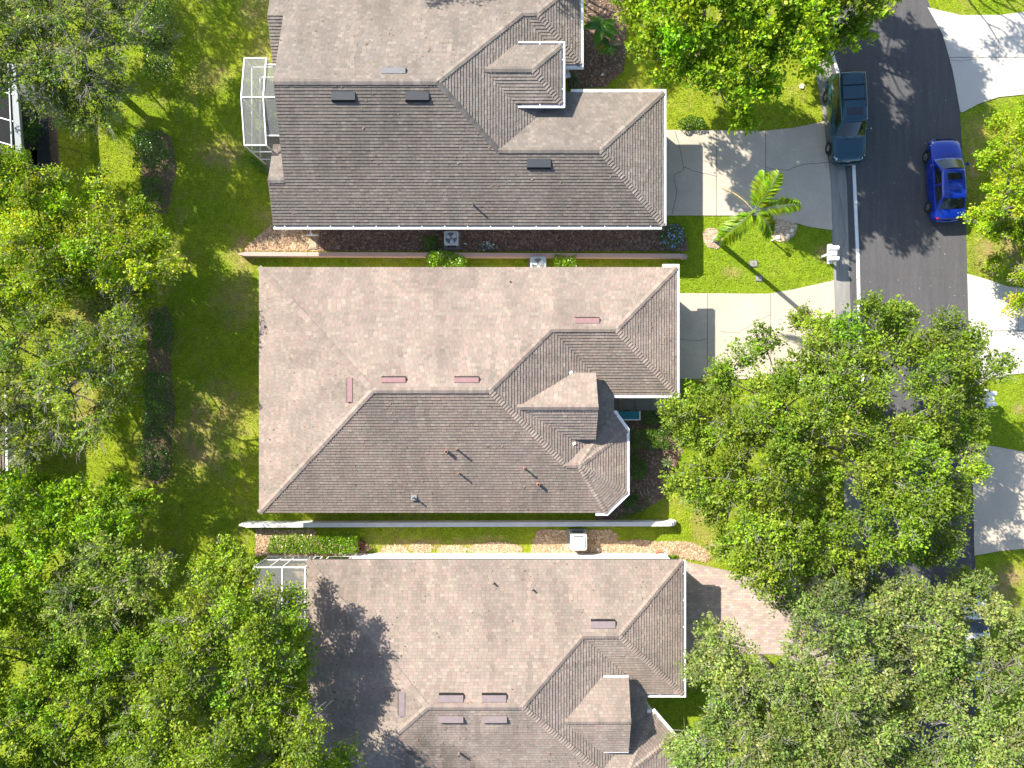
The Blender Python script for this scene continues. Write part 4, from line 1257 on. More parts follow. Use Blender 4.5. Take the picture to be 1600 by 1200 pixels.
    if nb_ > 3:                                       # bare sprigs fork into several whips
        for _ in range(3):
            s0 = o[bareflag]+ax[bareflag]*(L[bareflag]*r.uniform(.2, .7, nb_))[:, None]
            e2 = s0+unit(ax[bareflag]+r.normal(0, .55, (nb_, 3)))*(L[bareflag]*.7)[:, None]
            V3, F3_ = tw(s0, e2, .009, .004); Vs.append(V3); Fs.append(F3_+off); off += len(V3)
    V = np.concatenate(Vs)-np.array([bx, by, 0])
    tme = np_mesh('twigs', V, np.concatenate(Fs), M['twig'])
    t_ = link('twigs', tme, root); t_['kind'] = 'stuff'
    return root

OAK = [(.064,.110,.006),(.085,.138,.008),(.048,.085,.006),(.100,.155,.012),(.072,.108,.012)]
OAK_GREY = [(.072,.112,.022),(.090,.135,.030),(.056,.092,.020),(.105,.150,.035),(.10,.125,.045)]
LIME = [(.078,.150,.004),(.105,.180,.005),(.060,.122,.005),(.120,.182,.007)]
YEL = [(.100,.172,.004),(.125,.200,.005),(.078,.148,.004),(.145,.205,.007),(.13,.155,.009)]
MID = [(.076,.128,.006),(.060,.105,.006),(.100,.150,.008),(.066,.100,.011)]
OLIVE = [(.072,.115,.014),(.095,.145,.016),(.055,.098,.010),(.105,.130,.040),(.085,.15,.008)]

tree('oak_tree', 'broad green oak spreading over the street in front of the middle house',
     [(1040,640),(1060,612),(1095,598),(1112,560),(1160,528),(1192,520),(1220,545),(1262,500),(1290,474),(1340,468),(1400,480),(1452,488),(1500,520),(1538,560),(1532,606),(1530,650),(1536,690),(1512,720),(1494,765),(1482,800),(1450,828),(1472,858),(1440,882),(1380,880),(1330,905),(1270,892),(1230,908),(1180,918),(1120,905),(1100,872),(1105,830),(1085,795),(1050,770),(1020,748),(1035,722),(1085,708),(1062,682),(1042,665)],
     4.3, 7.2, OAK, 101, gap=.22, bare=.07, per=26, sp_per=19, inset=.42, inner=.32, dens=2.25)
tree('oak_tree', 'grey green oak at the bottom between the lower house and street',
     [(1045,1105),(1078,1085),(1068,1050),(1088,985),(1096,955),(1118,945),(1128,1000),(1150,985),(1170,1010),(1215,998),(1225,960),(1200,930),(1240,895),(1300,872),(1340,890),(1385,885),(1392,930),(1375,1000),(1392,1080),(1375,1240),(1060,1240),(1055,1160)],
     4.6, 7.6, OAK_GREY, 102, gap=.2, bare=.12, twig_vis=.5, inset=.25)
tree('oak_tree', 'grey green oak in the bottom right corner covering the pale car',
     [(1372,905),(1440,885),(1466,905),(1480,950),(1500,990),(1530,975),(1500,950),(1496,905),(1512,884),(1546,890),(1556,940),(1600,955),(1660,960),(1670,1240),(1362,1240),(1382,1080),(1366,980)],
     4.8, 7.8, OAK_GREY, 103, gap=.24, bare=.12, twig_vis=.5)
tree('shade_tree', 'bright green leafy tree at the top beside the upper house driveway',
     [(985,-60),(975,10),(995,70),(1005,105),(1040,125),(1060,148),(1100,142),(1130,166),(1180,164),(1205,140),(1240,112),(1272,88),(1285,40),(1290,-20),(1290,-90),(1000,-100)],
     6.0, 8.8, LIME, 104, gap=.0, inset=.3, bare=.02, leaf=.17, asp=.62, per=20, twig_vis=.2)
tree('shade_tree', 'dark green tree leaning over the street at the top edge',
     [(1190,-50),(1245,50),(1280,84),(1322,80),(1352,44),(1384,24),(1396,-10),(1420,-70),(1420,-150),(1365,-240),(1190,-240)],
     6.0, 8.6, MID, 105, gap=.0, bare=.03, leaf=.17, per=26, dens=2.3, inset=.25)
tree('small_tree', 'small yellow green tree brushing the blue sedan at the right edge',
     [(1503,338),(1518,318),(1521,290),(1528,262),(1524,240),(1536,222),(1526,196),(1545,178),(1585,164),(1650,165),(1660,480),(1600,474),(1582,440),(1588,405),(1575,380),(1550,385),(1535,362),(1512,350)],
     3.0, 4.6, YEL, 106, gap=.2, bare=.06, leaf=.12, clump=.85, per=22, sp_per=18, spray=.55, inner=.3)
tree('oak_tree', 'thin grey oak with many bare twigs at the top left corner',
     [(-70,-50),(200,-50),(226,20),(236,70),(214,108),(222,150),(192,166),(160,188),(132,200),(100,172),(62,192),(34,172),(-70,180)],
     5.2, 8.0, OLIVE, 107, gap=.04, bare=.30, twig_vis=.8, per=20, sp_per=18, inner=.45, dens=2.7, inset=.12)
tree('shade_tree', 'yellow green tree at the left edge above the sparse tree',
     [(-70,262),(60,258),(112,275),(152,270),(182,300),(222,325),(252,342),(278,385),(290,425),(268,468),(230,480),(200,452),(170,470),(120,474),(60,482),(-70,500)],
     3.9, 5.7, YEL, 108, gap=.06, bare=.07, per=22, dens=2.9, inset=.25)
tree('shade_tree', 'sparse green tree with pale twigs halfway down the left edge',
     [(-70,445),(60,465),(130,482),(165,455),(232,450),(262,505),(250,560),(232,600),(216,640),(182,704),(135,692),(120,722),(60,732),(-70,742)],
     4.3, 6.2, MID+[(.12,.16,.008)], 109, gap=.30, bare=.20, twig_vis=.7, per=19, sp_per=18, inner=.2, dens=2.3, inset=.45)
tree('shade_tree', 'bushy light green tree on the left below the hedge row',
     [(-70,722),(40,718),(100,742),(162,748),(222,768),(242,802),(236,832),(190,852),(150,832),(112,872),(100,955),(-70,965)],
     4.6, 7.0, [LIME[0], LIME[1], YEL[0], MID[0]], 110, gap=.2, bare=.04, leaf=.15, per=20)
tree('oak_tree', 'small olive green oak beside the big crown at lower left',
     [(108,880),(150,835),(220,818),(262,830),(302,842),(318,870),(285,905),(258,965),(200,985),(130,968),(98,925)],
     4.8, 7.2, OLIVE, 111, gap=.18, bare=.12, twig_vis=.5)
tree('oak_tree', 'large oak shading the roof corner of the lower house',
     [(265,960),(300,905),(342,872),(392,864),(424,862),(452,892),(480,926),(484,965),(478,985),(478,1008),(488,1014),(492,1050),(530,1108),(538,1150),(522,1200),(505,1270),(230,1270),(220,1120)],
     5.4, 8.4, [MID[0], MID[2], OAK[1], OLIVE[0]], 112, gap=.02, bare=.08, dens=2.3, inset=.2)
tree('oak_tree', 'dense oak filling the bottom left corner',
     [(-70,930),(60,945),(125,945),(205,975),(270,958),(285,1010),(265,1120),(285,1270),(-70,1270)],
     5.0, 7.8, [MID[0], MID[1], MID[2], OAK[1]], 113, gap=.0, bare=.05, inner=.6)
# trees standing just outside the frame whose shade falls into it
def ring(cx, cy, rx, ry, seed, n=14):
    r = random.Random(seed)
    return [(cx+rx*r.uniform(.8, 1.1)*math.cos(2*math.pi*i/n), cy+ry*r.uniform(.8, 1.1)*math.sin(2*math.pi*i/n)) for i in range(n)]
tree('shade_tree', 'tree above the top edge that shades the upper roof', ring(615, -125, 120, 95, 1), 5.2, 8.2, MID, 120, offplan=True, dens=.85, gap=.2, per=20)
tree('shade_tree', 'tree above the top edge that shades the roof corner', ring(790, -95, 75, 65, 2), 5.0, 7.8, MID, 121, offplan=True, dens=.85, gap=.2, per=20)
tree('shade_tree', 'tree above the top edge that shades the white driveway', ring(1440, -85, 75, 55, 3), 4.8, 7.0, MID, 122, offplan=True, dens=.9, inner=.1, gap=.6, per=18)
tree('shade_tree', 'tree above the top edge that shades the dark hedge', ring(150, -120, 110, 80, 4), 5.0, 8.0, MID, 123, offplan=True, dens=.85, gap=.12, per=20)

def shrub(name, label, poly_img, h, cols, seed, cat='shrub', group=None, leaf=.09, dens=260, boxy=True, asp=.6, flowers=None, fcount=0, leafm='gloss_leaf', hp=None):
    """clipped or loose shrub filling a plan outline up to height h"""
    r = np.random.default_rng(seed)
    poly = [W(*plan(x, y, h*.8))[:2] for x, y in poly_img]
    xs = [p[0] for p in poly]; ys = [p[1] for p in poly]
    area = abs(sum(poly[i][0]*poly[(i+1) % len(poly)][1]-poly[(i+1) % len(poly)][0]*poly[i][1] for i in range(len(poly))))/2
    n = int(dens*area*2.2)+200
    x = r.uniform(min(xs), max(xs), n*3); y = r.uniform(min(ys), max(ys), n*3)
    k = in_poly(x, y, poly); x = x[k][:n]; y = y[k][:n]; n = len(x)
    d = poly_dist(x, y, poly)
    Rm = d.max()
    prof = np.clip(d/(.18 if boxy else Rm*.9), 0, 1)**.5
    prof = np.sqrt(np.clip(1-(1-prof)**2, 0, 1)) if not boxy else .55+.45*prof
    bump = (vnoise(x, y, .45, seed)-.5)*(.18 if boxy else .45)*min(h, 1.2)
    depth = r.exponential(.16, n)*min(h, 1.0)
    z = np.clip(h*prof+bump-depth, .04, None)
    side = r.random(n) < .25
    z = np.where(side, r.uniform(.05, 1, n)*np.maximum(z, .06), z)
    pos = np.column_stack([x, y, z])
    nn = unit(r.normal(0, .6, (n, 3))+np.array([0, 0, .8])); dv = unit(r.normal(0, 1, (n, 3))*np.array([1, 1, .5]))
    Q = leaf_quads(pos, dv, nn, leaf*r.uniform(.6, 1.4, n), asp, r)
    ci = np.array(cols)[r.integers(0, len(cols), n)]*(.75+.5*r.random((n, 1)))*(.75+.5*vnoise(x, y, .3, seed+9)[:, None])
    cx, cy = sum(xs)/len(xs), sum(ys)/len(ys)
    root = thing(name, label, cat, (cx, cy, 0), group=group)
    V = Q.reshape(-1, 3)-np.array([cx, cy, 0])
    o = link('foliage', np_mesh('foliage', V, np.arange(len(V)).reshape(-1, 4), M[leafm], ci), root); o['kind'] = 'stuff'
    st = MB()
    for _ in range(max(6, int(area*4))):
        i = r.integers(0, n)
        st.tube([(x[i]*.6+cx*.4, y[i]*.6+cy*.4, 0), (x[i], y[i], max(.1, z[i]*.9))], [.02, .008], 4, cap=False)
    st.build('stems', M['bark'], root)
    if flowers:
        i = r.choice(n, fcount); 
        p = pos[i]; p[:, 2] += .03
        Q = leaf_quads(p, unit(r.normal(0, 1, (fcount, 3))*np.array([1, 1, .2])), unit(r.normal(0, .3, (fcount, 3))+np.array([0, 0, 1])), r.uniform(.06, .13, fcount), .9, r)
        V = Q.reshape(-1, 3)-np.array([cx, cy, 0])
        o = link('blossom', np_mesh('blossom', V, np.arange(len(V)).reshape(-1, 4), M[flowers]), root); o['kind'] = 'stuff'
    return root

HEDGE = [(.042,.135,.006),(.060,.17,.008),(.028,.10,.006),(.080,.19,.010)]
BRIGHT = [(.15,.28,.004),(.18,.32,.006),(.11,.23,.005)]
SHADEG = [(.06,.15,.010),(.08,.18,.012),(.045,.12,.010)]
def rect(x0, y0, x1, y1, j=2, seed=0):
    r = random.Random(seed+int(x0)*7)
    pts = []
    for (a, b), (c, d) in (((x0, y0), (x1, y0)), ((x1, y0), (x1, y1)), ((x1, y1), (x0, y1)), ((x0, y1), (x0, y0))):
        n = max(2, int(math.hypot(c-a, d-b)/8))
        for i in range(n): pts.append((a+(c-a)*i/n+r.uniform(-j, j), b+(d-b)*i/n+r.uniform(-j, j)))
    return pts
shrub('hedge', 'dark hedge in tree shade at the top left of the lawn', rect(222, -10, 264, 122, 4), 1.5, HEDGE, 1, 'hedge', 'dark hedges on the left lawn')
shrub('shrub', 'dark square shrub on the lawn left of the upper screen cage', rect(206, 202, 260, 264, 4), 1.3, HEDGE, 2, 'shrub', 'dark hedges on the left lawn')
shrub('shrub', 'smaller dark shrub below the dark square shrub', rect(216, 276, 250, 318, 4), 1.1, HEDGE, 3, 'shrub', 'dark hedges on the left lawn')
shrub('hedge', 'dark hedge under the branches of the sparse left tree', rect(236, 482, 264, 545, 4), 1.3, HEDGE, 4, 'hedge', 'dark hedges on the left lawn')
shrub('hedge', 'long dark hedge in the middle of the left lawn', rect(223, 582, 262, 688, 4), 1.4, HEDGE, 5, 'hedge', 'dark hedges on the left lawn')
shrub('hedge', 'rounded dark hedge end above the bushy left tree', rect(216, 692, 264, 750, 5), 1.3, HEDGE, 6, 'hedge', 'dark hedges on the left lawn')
shrub('hedge', 'bright green clipped hedge beside the lower screen cage', rect(418, 838, 558, 866, 2), 1.1, BRIGHT, 7, 'hedge', leaf=.11)
shrub('shrub', 'square green shrub in the mulch left of the fan unit', rect(660, 367, 684, 389, 1.5), .9, SHADEG, 8)
shrub('shrub', 'loose bright green shrub growing over the pink wall', [(663,400),(672,392),(690,390),(705,391),(722,398),(732,405),(730,416),(715,421),(690,421),(670,416),(664,408)], 1.3, BRIGHT, 9, leaf=.13, boxy=False)
shrub('shrub', 'clipped bright green shrub beside the lower fan unit', rect(864, 397, 902, 421, 1), 1.1, BRIGHT, 10)
shrub('shrub', 'pale grey flowering plant in the dark mulch', [(746,382),(758,376),(772,378),(778,386),(768,391),(752,391)], .35, [(.12,.15,.09),(.2,.22,.17)], 11, flowers='white_petal', fcount=60)
shrub('shrub', 'round bush with pale blue flowers at the upper garage corner', [(1032,366),(1040,352),(1055,347),(1068,354),(1073,368),(1066,382),(1048,388),(1036,380)], 1.0, SHADEG, 12, boxy=False, flowers='petal', fcount=110)
shrub('shrub', 'leafy green plant below the upper screen cage', [(386,238),(396,246),(410,256),(418,262),(414,270),(404,268),(392,254)], .6, BRIGHT+SHADEG, 13, boxy=False)
ent = 'clipped shrubs by the bay roof'
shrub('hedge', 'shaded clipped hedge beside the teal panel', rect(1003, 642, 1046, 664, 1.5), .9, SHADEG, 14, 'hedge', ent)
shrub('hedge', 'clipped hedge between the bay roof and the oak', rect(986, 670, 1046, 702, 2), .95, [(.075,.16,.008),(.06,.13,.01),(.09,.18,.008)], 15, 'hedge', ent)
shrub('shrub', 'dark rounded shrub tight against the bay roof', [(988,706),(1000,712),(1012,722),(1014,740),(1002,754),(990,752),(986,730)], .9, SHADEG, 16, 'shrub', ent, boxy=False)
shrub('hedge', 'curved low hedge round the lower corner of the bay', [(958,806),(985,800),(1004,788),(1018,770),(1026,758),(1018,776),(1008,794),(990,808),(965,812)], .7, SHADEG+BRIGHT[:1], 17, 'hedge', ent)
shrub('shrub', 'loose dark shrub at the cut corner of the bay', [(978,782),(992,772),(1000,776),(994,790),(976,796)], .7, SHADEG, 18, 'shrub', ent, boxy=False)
shrub('shrub', 'small reddish shrub at the end of the bright hedge', [(560,846),(568,848),(572,856),(564,862),(558,856)], .5, [(.16,.05,.035),(.10,.05,.03)], 19, boxy=False)
shrub('shrub', 'green shrub beside the upper house driveway in shade', [(1060,188),(1080,178),(1100,182),(1104,196),(1088,201),(1064,201)], .5, SHADEG, 20, boxy=False)
shrub('shrub', 'low green ground plant at the lower house garage corner', [(1044,869),(1058,868),(1063,873),(1056,879),(1046,876)], .35, BRIGHT, 21, boxy=False)
shrub('shrub', 'shaded shrub beside the upper left porch', [(36,185),(56,188),(60,205),(52,222),(38,220)], .8, HEDGE, 22, boxy=False)
shrub('shrub', 'potted style leafy plants inside the upper screen cage', [(420,170),(432,165),(436,180),(434,200),(424,208),(416,196)], 1.0, SHADEG+BRIGHT[:1], 23, boxy=False, leaf=.16)
shrub('shrub', 'leafy plant at the upper end inside the screen cage', [(402,122),(416,118),(424,130),(414,142),(402,138)], 1.0, SHADEG, 24, boxy=False, leaf=.16)

# ------------------------------------------------------------------ palms
def frond(b, base, ang, length, rise, droop, cols, r, nl=44, ll=.55, wid=.055, vert=0.0):
    """feather frond: curved rachis with two rows of leaflets"""
    base = Vector(base); d2 = Vector((math.cos(ang), math.sin(ang), 0)); sd = Vector((-d2.y, d2.x, 0))
    pts = []
    for i in range(15):
        t = i/14
        pts.append(base+d2*(length*t*(1-.12*t))+Vector((0, 0, rise*t-droop*t*t)))
    for i in range(nl*2):
        t = .10+.9*(i//2)/(nl-1)
        f = t*14; k = min(int(f), 13); p = pts[k].lerp(pts[k+1], f-k)
        s = 1 if i % 2 else -1
        L = ll*(.45+.9*math.sin(math.pi*min(1, .15+.8*t)))*r.uniform(.85, 1.1)
        tang = (pts[k+1]-pts[k]).normalized()
        dd = (sd*s*r.uniform(.8, 1.0)+tang*r.uniform(.55, .85)+Vector((0, 0, r.uniform(-.35, .15)+vert))).normalized()
        w = Vector((0, 0, 1)).cross(dd).normalized()*wid*r.uniform(.8, 1.1)
        tip = p+dd*L+Vector((0, 0, -.18*L)); m_ = p+dd*L*.5
        c = tuple(x*r.uniform(.8, 1.25) for x in cols[r.randrange(len(cols))])
        b.face([tuple(p), tuple(m_+w), tuple(tip), tuple(m_-w)], c)
    return pts

def palm():
    bx, by, _ = P(1117, 374)
    h = 6.55
    root = thing('palm_tree', 'tall palm with five bright fronds casting a long trunk shadow', 'palm tree', (bx, by, 0))
    r = random.Random(5)
    t = MB()
    n = 26
    pts = [(bx+.05*math.sin(i/n*3), by, h*.86*i/n) for i in range(n+1)]
    t.tube(pts, [.17-.05*min(1, i/10)+(.006 if i % 2 else 0) for i in range(n+1)], 12)
    t.build('trunk', M['palm_trunk'], root, smooth=False)
    cs = MB(); cs.tube([(bx, by, h*.86), (bx, by, h*.93), (bx, by, h*1.01)], [.13, .15, .07], 12); cs.build('crown_shaft', M['stalk'], root)
    top = (bx, by, h)
    GR = [(.20,.32,.010),(.25,.36,.012),(.16,.27,.010)]
    for ang, L, rise, droop, ll in ((78, 2.05, 1.3, .9, .46), (60, 2.15, 1.7, 1.0, .46), (10, 2.75, .9, 1.3, .45), (-38, 1.75, .6, 1.6, .5), (-137, 1.95, .5, 1.8, .6)):
        b = MB(); pt = frond(b, top, math.radians(ang), L, rise, droop, GR, r, ll=ll)
        f = b.build('frond', M['palm_leaf'], root, colors=True)
        rb = MB(); rb.tube([tuple(p) for p in pt], [.022-.0013*i for i in range(15)], 5); rb.build('rachis', M['stalk'], f, origin=origin_of(root))
    b = MB(); pt = frond(b, top, math.radians(135), 2.1, .6, 1.2, [(.25, .20, .05), (.16, .17, .04)], r, nl=18, ll=.16, wid=.02)
    f = b.build('frond', M['palm_leaf'], root, colors=True); f['label'] = 'thin yellowed frond'
    rb = MB(); rb.tube([tuple(p) for p in pt], .02, 5); rb.build('rachis', M['sand'], f, origin=origin_of(root))
palm()

def rosette(name, label, px, py, h, n, L, cols, seed, cat='plant', group=None, wide=.13, dead=0):
    bx, by, _ = P(px, py, h*.6)
    root = thing(name, label, cat, (bx, by, 0), group=group)
    r = random.Random(seed)
    st = MB(); st.tube([(bx, by, 0), (bx, by, h)], [.06, .04], 6); st.build('stem', M['bark'], root)
    for i in range(n):
        a = 2*math.pi*i/n+r.uniform(-.3, .3); l = L*r.uniform(.75, 1.15)
        d = Vector((math.cos(a), math.sin(a), 0)); s = Vector((-d.y, d.x, 0))
        p0 = Vector((bx, by, h)); w = wide*r.uniform(.8, 1.2)
        c = cols[r.randrange(len(cols))]
        if i < dead: c = (.30, .25, .16)
        b = MB(); prev = None
        for k in range(7):
            t = k/6
            p = p0+d*l*t+Vector((0, 0, .5*l*t-.8*l*t*t)); ww = w*math.sin(math.pi*min(1, .08+.92*t))*1.0+.005
            row = (tuple(p+s*ww+Vector((0, 0, .04))), tuple(p), tuple(p-s*ww+Vector((0, 0, .04))))
            if prev:
                b.face([prev[0], row[0], row[1], prev[1]], c); b.face([prev[1], row[1], row[2], prev[2]], c)
            prev = row
        b.build('leaf', M['palm_leaf'], root, colors=True)
PG = [(.06,.19,.03),(.09,.22,.02),(.05,.14,.03)]
rosette('banana_plant', 'broad leaved green plant with pale leaves beside the upper roof', 937, 52, 1.5, 8, 1.0, PG, 1, group='leafy clumps in the shaded bed', wide=.22)
rosette('banana_plant', 'small green plant with one yellow leaf in the shaded bed', 950, 78, 1.1, 10, .75, PG+[(.35, .33, .02)], 2, group='leafy clumps in the shaded bed', wide=.13, dead=3)
rosette('agave_plant', 'dusty green rosette in the corner by the upper garage', 896, 127, .5, 11, .55, [(.10,.15,.09),(.14,.17,.11)], 3, wide=.08)
rosette('fern_plant', 'spiky pale plant between the bay hedges and the oak', 1041, 722, .6, 12, .5, [(.16,.2,.09),(.12,.18,.07)], 4, wide=.05)

# ------------------------------------------------------------------ air conditioners
def ac_unit(label, px, py, h, w, rz, m, blades=True):
    x, y, _ = P(px, py, h)
    root = thing('air_conditioner', label, 'air conditioner', (x, y, 0), rz, group='outdoor air conditioner units')
    def rr(s, c, n=4):
        pts = []
        for cx, cy, a0 in ((s-c, s-c, 0), (-s+c, s-c, 90), (-s+c, -s+c, 180), (s-c, -s+c, 270)):
            for k in range(n+1):
                a = math.radians(a0+90*k/n); pts.append((cx+c*math.cos(a), cy+c*math.sin(a)))
        return pts
    s = w/2
    O = (0, 0, 0)
    b = MB(); b.box((-s-.1, -s-.1, 0), (s+.1, s+.1, .08)); b.build('pad', M['grey_concrete'], root, origin=O)
    b = MB(); b.prism(rr(s-.02, .1), .08, h-.06); b.build('casing', M['ac_fin'], root, origin=O)
    for sx in (-1, 1):
        for sy in (-1, 1):
            b = MB(); b.box((sx*(s-.07)-.07, sy*(s-.07)-.07, .08), (sx*(s-.07)+.07, sy*(s-.07)+.07, h-.05)); b.build('corner_post', m, root, origin=O)
    if blades:
        # lid: square plate with a round opening
        out = rr(s+.015, .12, 6); n = 40; b = MB()
        rad = s*.84
        ci = [(rad*math.cos(2*math.pi*i/n), rad*math.sin(2*math.pi*i/n)) for i in range(n)]
        def proj(a):
            t = (s+.015)/max(abs(math.cos(a)), abs(math.sin(a))); x_, y_ = t*math.cos(a), t*math.sin(a)
            L = math.hypot(x_, y_); mx = (s+.015)*1.28
            k = min(1, mx/L); return (x_*k, y_*k)
        po = [proj(2*math.pi*i/n) for i in range(n)]
        for i in range(n):
            j = (i+1) % n
            b.face([(*po[i], h-.02), (*po[j], h-.02), (*ci[j], h+.02), (*ci[i], h+.02)])
            b.face([(*po[i], h-.09), (*po[j], h-.09), (*po[j], h-.02), (*po[i], h-.02)])
            b.face([(*ci[i], h+.02), (*ci[j], h+.02), (*ci[j], h-.25), (*ci[i], h-.25)])
        b.build('lid', m, root, origin=O)
        b = MB(); b.cyl(0, 0, h-.3, h-.26, rad, 24); b.build('fan_well', M['ac_dark'], root, origin=O)
        b = MB(); b.cyl(0, 0, h-.25, h-.1, rad*.22, 14); b.build('fan_hub', M['ac_dark'], root, origin=O)
        for k in range(3):
            a = 2*math.pi*k/3+.55; b = MB()
            ca, sa = math.cos(a), math.sin(a)
            q = [(rad*.2, -.05, h-.06), (rad*.93, -.16, h-.07), (rad*.93, .15, h-.01), (rad*.2, .08, h-.03)]
            b.face([(x_*ca-y_*sa, x_*sa+y_*ca, z_) for x_, y_, z_ in q]); b.build('fan_blade', M['fan'], root, origin=O)
        g = MB()
        for k in range(3):
            rr_ = rad*(.4+.28*k); g.tube([(rr_*math.cos(2*math.pi*i/24), rr_*math.sin(2*math.pi*i/24), h+.022) for i in range(25)], .004, 4, cap=False)
        for k in range(8):
            a = 2*math.pi*k/8; g.tube([(0, 0, h+.024), (rad*math.cos(a), rad*math.sin(a), h+.022)], .004, 4, cap=False)
        g.build('grille', m, root, origin=O)
    else:
        b = MB(); b.prism(rr(s+.01, .14), h-.1, h); b.build('lid', m, root, origin=O)
        b = MB(); b.prism(rr(s*.8, .12), h, h+.05); b.build('cover', m, root, origin=O)
        b = MB(); b.prism([(-s*.6, s*.62), (s*.6, s*.62), (s*.6, s*.78), (-s*.6, s*.78)], h+.05, h+.056); b.build('slot', M['ac_fin'], root, origin=O)
ac_unit('pale fan unit in the dark mulch behind the pink wall', 705, 372, .85, .78, 0, M['ac_grey'])
ac_unit('fan unit tucked against the eave of the middle house', 841, 413, .85, .86, 0, M['ac_grey'])
ac_unit('sage green topped unit beside the lower house wall', 904, 847, .95, .92, 0, M['ac_green'], False)

# ------------------------------------------------------------------ small yard items
def twin_mailbox(label, px, py, z, rz, sx=1):
    x, y, _ = P(px, py, z)
    root = thing('mailbox', label, 'mailbox', (x, y, 0), rz, group='twin mailboxes on white posts')
    O = (0, 0, 0)
    b = MB(); b.box((-.06, -.06, 0), (.06, .06, z+.12)); b.build('post', M['white_metal'], root, origin=O)
    b = MB(); b.tube([(0, 0, z+.12), (0, 0, z+.22)], [.085, .01], 4); b.build('post_cap', M['white_metal'], root, origin=O)
    b = MB(); b.box((-.1, -.55, z-.16), (.16, .55, z-.08)); b.box((.06, -.05, z-.62), (.11, .05, z-.12)); b.build('cross_arm', M['white_metal'], root, origin=O)
    for s_ in (-1, 1):
        b = MB(); n = 9; cy = s_*.30; w = .13; pr = [(-w, z-.08), (w, z-.08), (w, z+.06)]+[(w*math.cos(math.pi*k/n), z+.06+w*.9*math.sin(math.pi*k/n)) for k in range(1, n)]+[(-w, z+.06)]
        for i in range(len(pr)):
            j = (i+1) % len(pr)
            b.face([(-.12, cy+pr[i][0], pr[i][1]), (.44, cy+pr[i][0], pr[i][1]), (.44, cy+pr[j][0], pr[j][1]), (-.12, cy+pr[j][0], pr[j][1])][::-1])
        b.face([(-.12, cy+q[0], q[1]) for q in pr]); mb = b.build('box', M['white_metal'], root, origin=O)
        d = MB(); d.face([(.445, cy+q[0]*.96, q[1]) for q in pr][::-1]); d.face([(.452, cy+q[0]*.96, q[1]) for q in pr]); d.build('box_door', M['white_metal'], mb, origin=O)
        f = MB(); f.box((.18, cy+s_*.135, z+.02), (.32, cy+s_*.15, z+.07)); f.build('flag', M['hose'], mb, origin=O)
    b = MB(); b.box((-.02, -.12, z+.0), (.34, .12, z+.12)); b.build('paper_box', M['white_metal'], root, origin=O)
twin_mailbox('white twin mailbox at the edge of the lawn beside the palm', 1297, 396, 1.05, 0)
twin_mailbox('white twin mailbox on the right lawn beside the oak branches', 1542, 623, 1.05, 0)

def simple(name, label, cat, fn, m, group=None, loc=None):
    b = MB(); fn(b)
    x = sum(v[0] for v in b.v)/len(b.v); y = sum(v[1] for v in b.v)/len(b.v)
    o = b.build(name, m, None, origin=(x, y, 0)); return tag(o, label, cat, group)
def at(px, py, z=0): return P(px, py, z)
def lawn_light():
    x, y, _ = at(1206, 376)
    root = thing('lawn_light', 'short white post light on the sandy patch edge', 'light', (x, y, 0))
    b = MB(); b.tube([(x, y, 0), (x, y, .85)], .045, 8); b.build('post', M['white_metal'], root)
    b = MB(); b.tube([(x, y, .85), (x, y, .88), (x, y, .98), (x, y, 1.0)], [.10, .13, .11, .03], 12); b.build('lamp_head', M['white_metal'], root)
lawn_light()
def rock(px, py, r_, label, sd):
    def f(b):
        x, y, _ = at(px, py); rr = random.Random(sd); k = [rr.uniform(.8, 1.15) for _ in range(9)]
        rings = []
        for z, q in ((0, 1), (.5, .95), (.85, .6), (1.0, .15)):
            n = len(b.v); rings.append(n)
            for i in range(9):
                a = 2*math.pi*i/9; b.v.append((x+r_*q*k[i]*math.cos(a), y+r_*q*k[(i+3) % 9]*math.sin(a), .02+r_*1.1*z))
        for i in range(3):
            for j in range(9):
                b.f.append((rings[i]+j, rings[i]+(j+1) % 9, rings[i+1]+(j+1) % 9, rings[i+1]+j)); b.c.append((1, 1, 1))
        b.f.append(tuple(rings[3]+j for j in range(9))); b.c.append((1, 1, 1))
    simple('stone', label, 'stone', f, M['stone'], 'white stones on the sandy patch')
rock(1231, 370, .13, 'white stone nearest the post light on the sandy patch', 1)
rock(1237, 361, .11, 'white stone at the driveway side of the sandy patch', 2)
def cover_box(px, py, w, label, rz):
    x, y, _ = at(px, py)
    root = thing('meter_cover', label, 'meter cover', (x, y, 0), rz, group='utility covers in the front lawn')
    b = MB(); b.box((-w-.04, -w*.8-.04, 0), (w+.04, w*.8+.04, .05)); b.build('frame', M['ac_fin'], root, origin=(0, 0, 0))
    b = MB(); b.box((-w, -w*.8, .02), (w, w*.8, .065)); b.build('lid', M['grey_concrete'], root, origin=(0, 0, 0))
    b = MB(); b.box((-.06, -.05, .06), (.06, .05, .075)); b.build('hatch', M['silver_metal'], root, origin=(0, 0, 0))
cover_box(1177, 412, .19, 'pale utility cover beside the palm shadow nearest the driveway of the upper house', 0.05)
cover_box(1185.5, 435, .16, 'grey utility cover beneath the palm trunk shadow', 0)
def upper_pipe():
    x, y, _ = at(490, 366)
    root = thing('backflow_pipe', 'white pipe fitting standing beside the sunlit mulch', 'pipe', (x, y, 0))
    b = MB(); b.tube([(x+.05, y+.25, 0), (x+.05, y+.25, .75), (x+.05, y-.1, .8), (x+.05, y-.1, .0)], .05, 8); b.build('riser', M['white_metal'], root)
    b = MB(); b.tube([(x-.3, y-.12, .35), (x+.35, y-.12, .35)], .06, 8); b.build('cross_pipe', M['white_metal'], root)
upper_pipe()
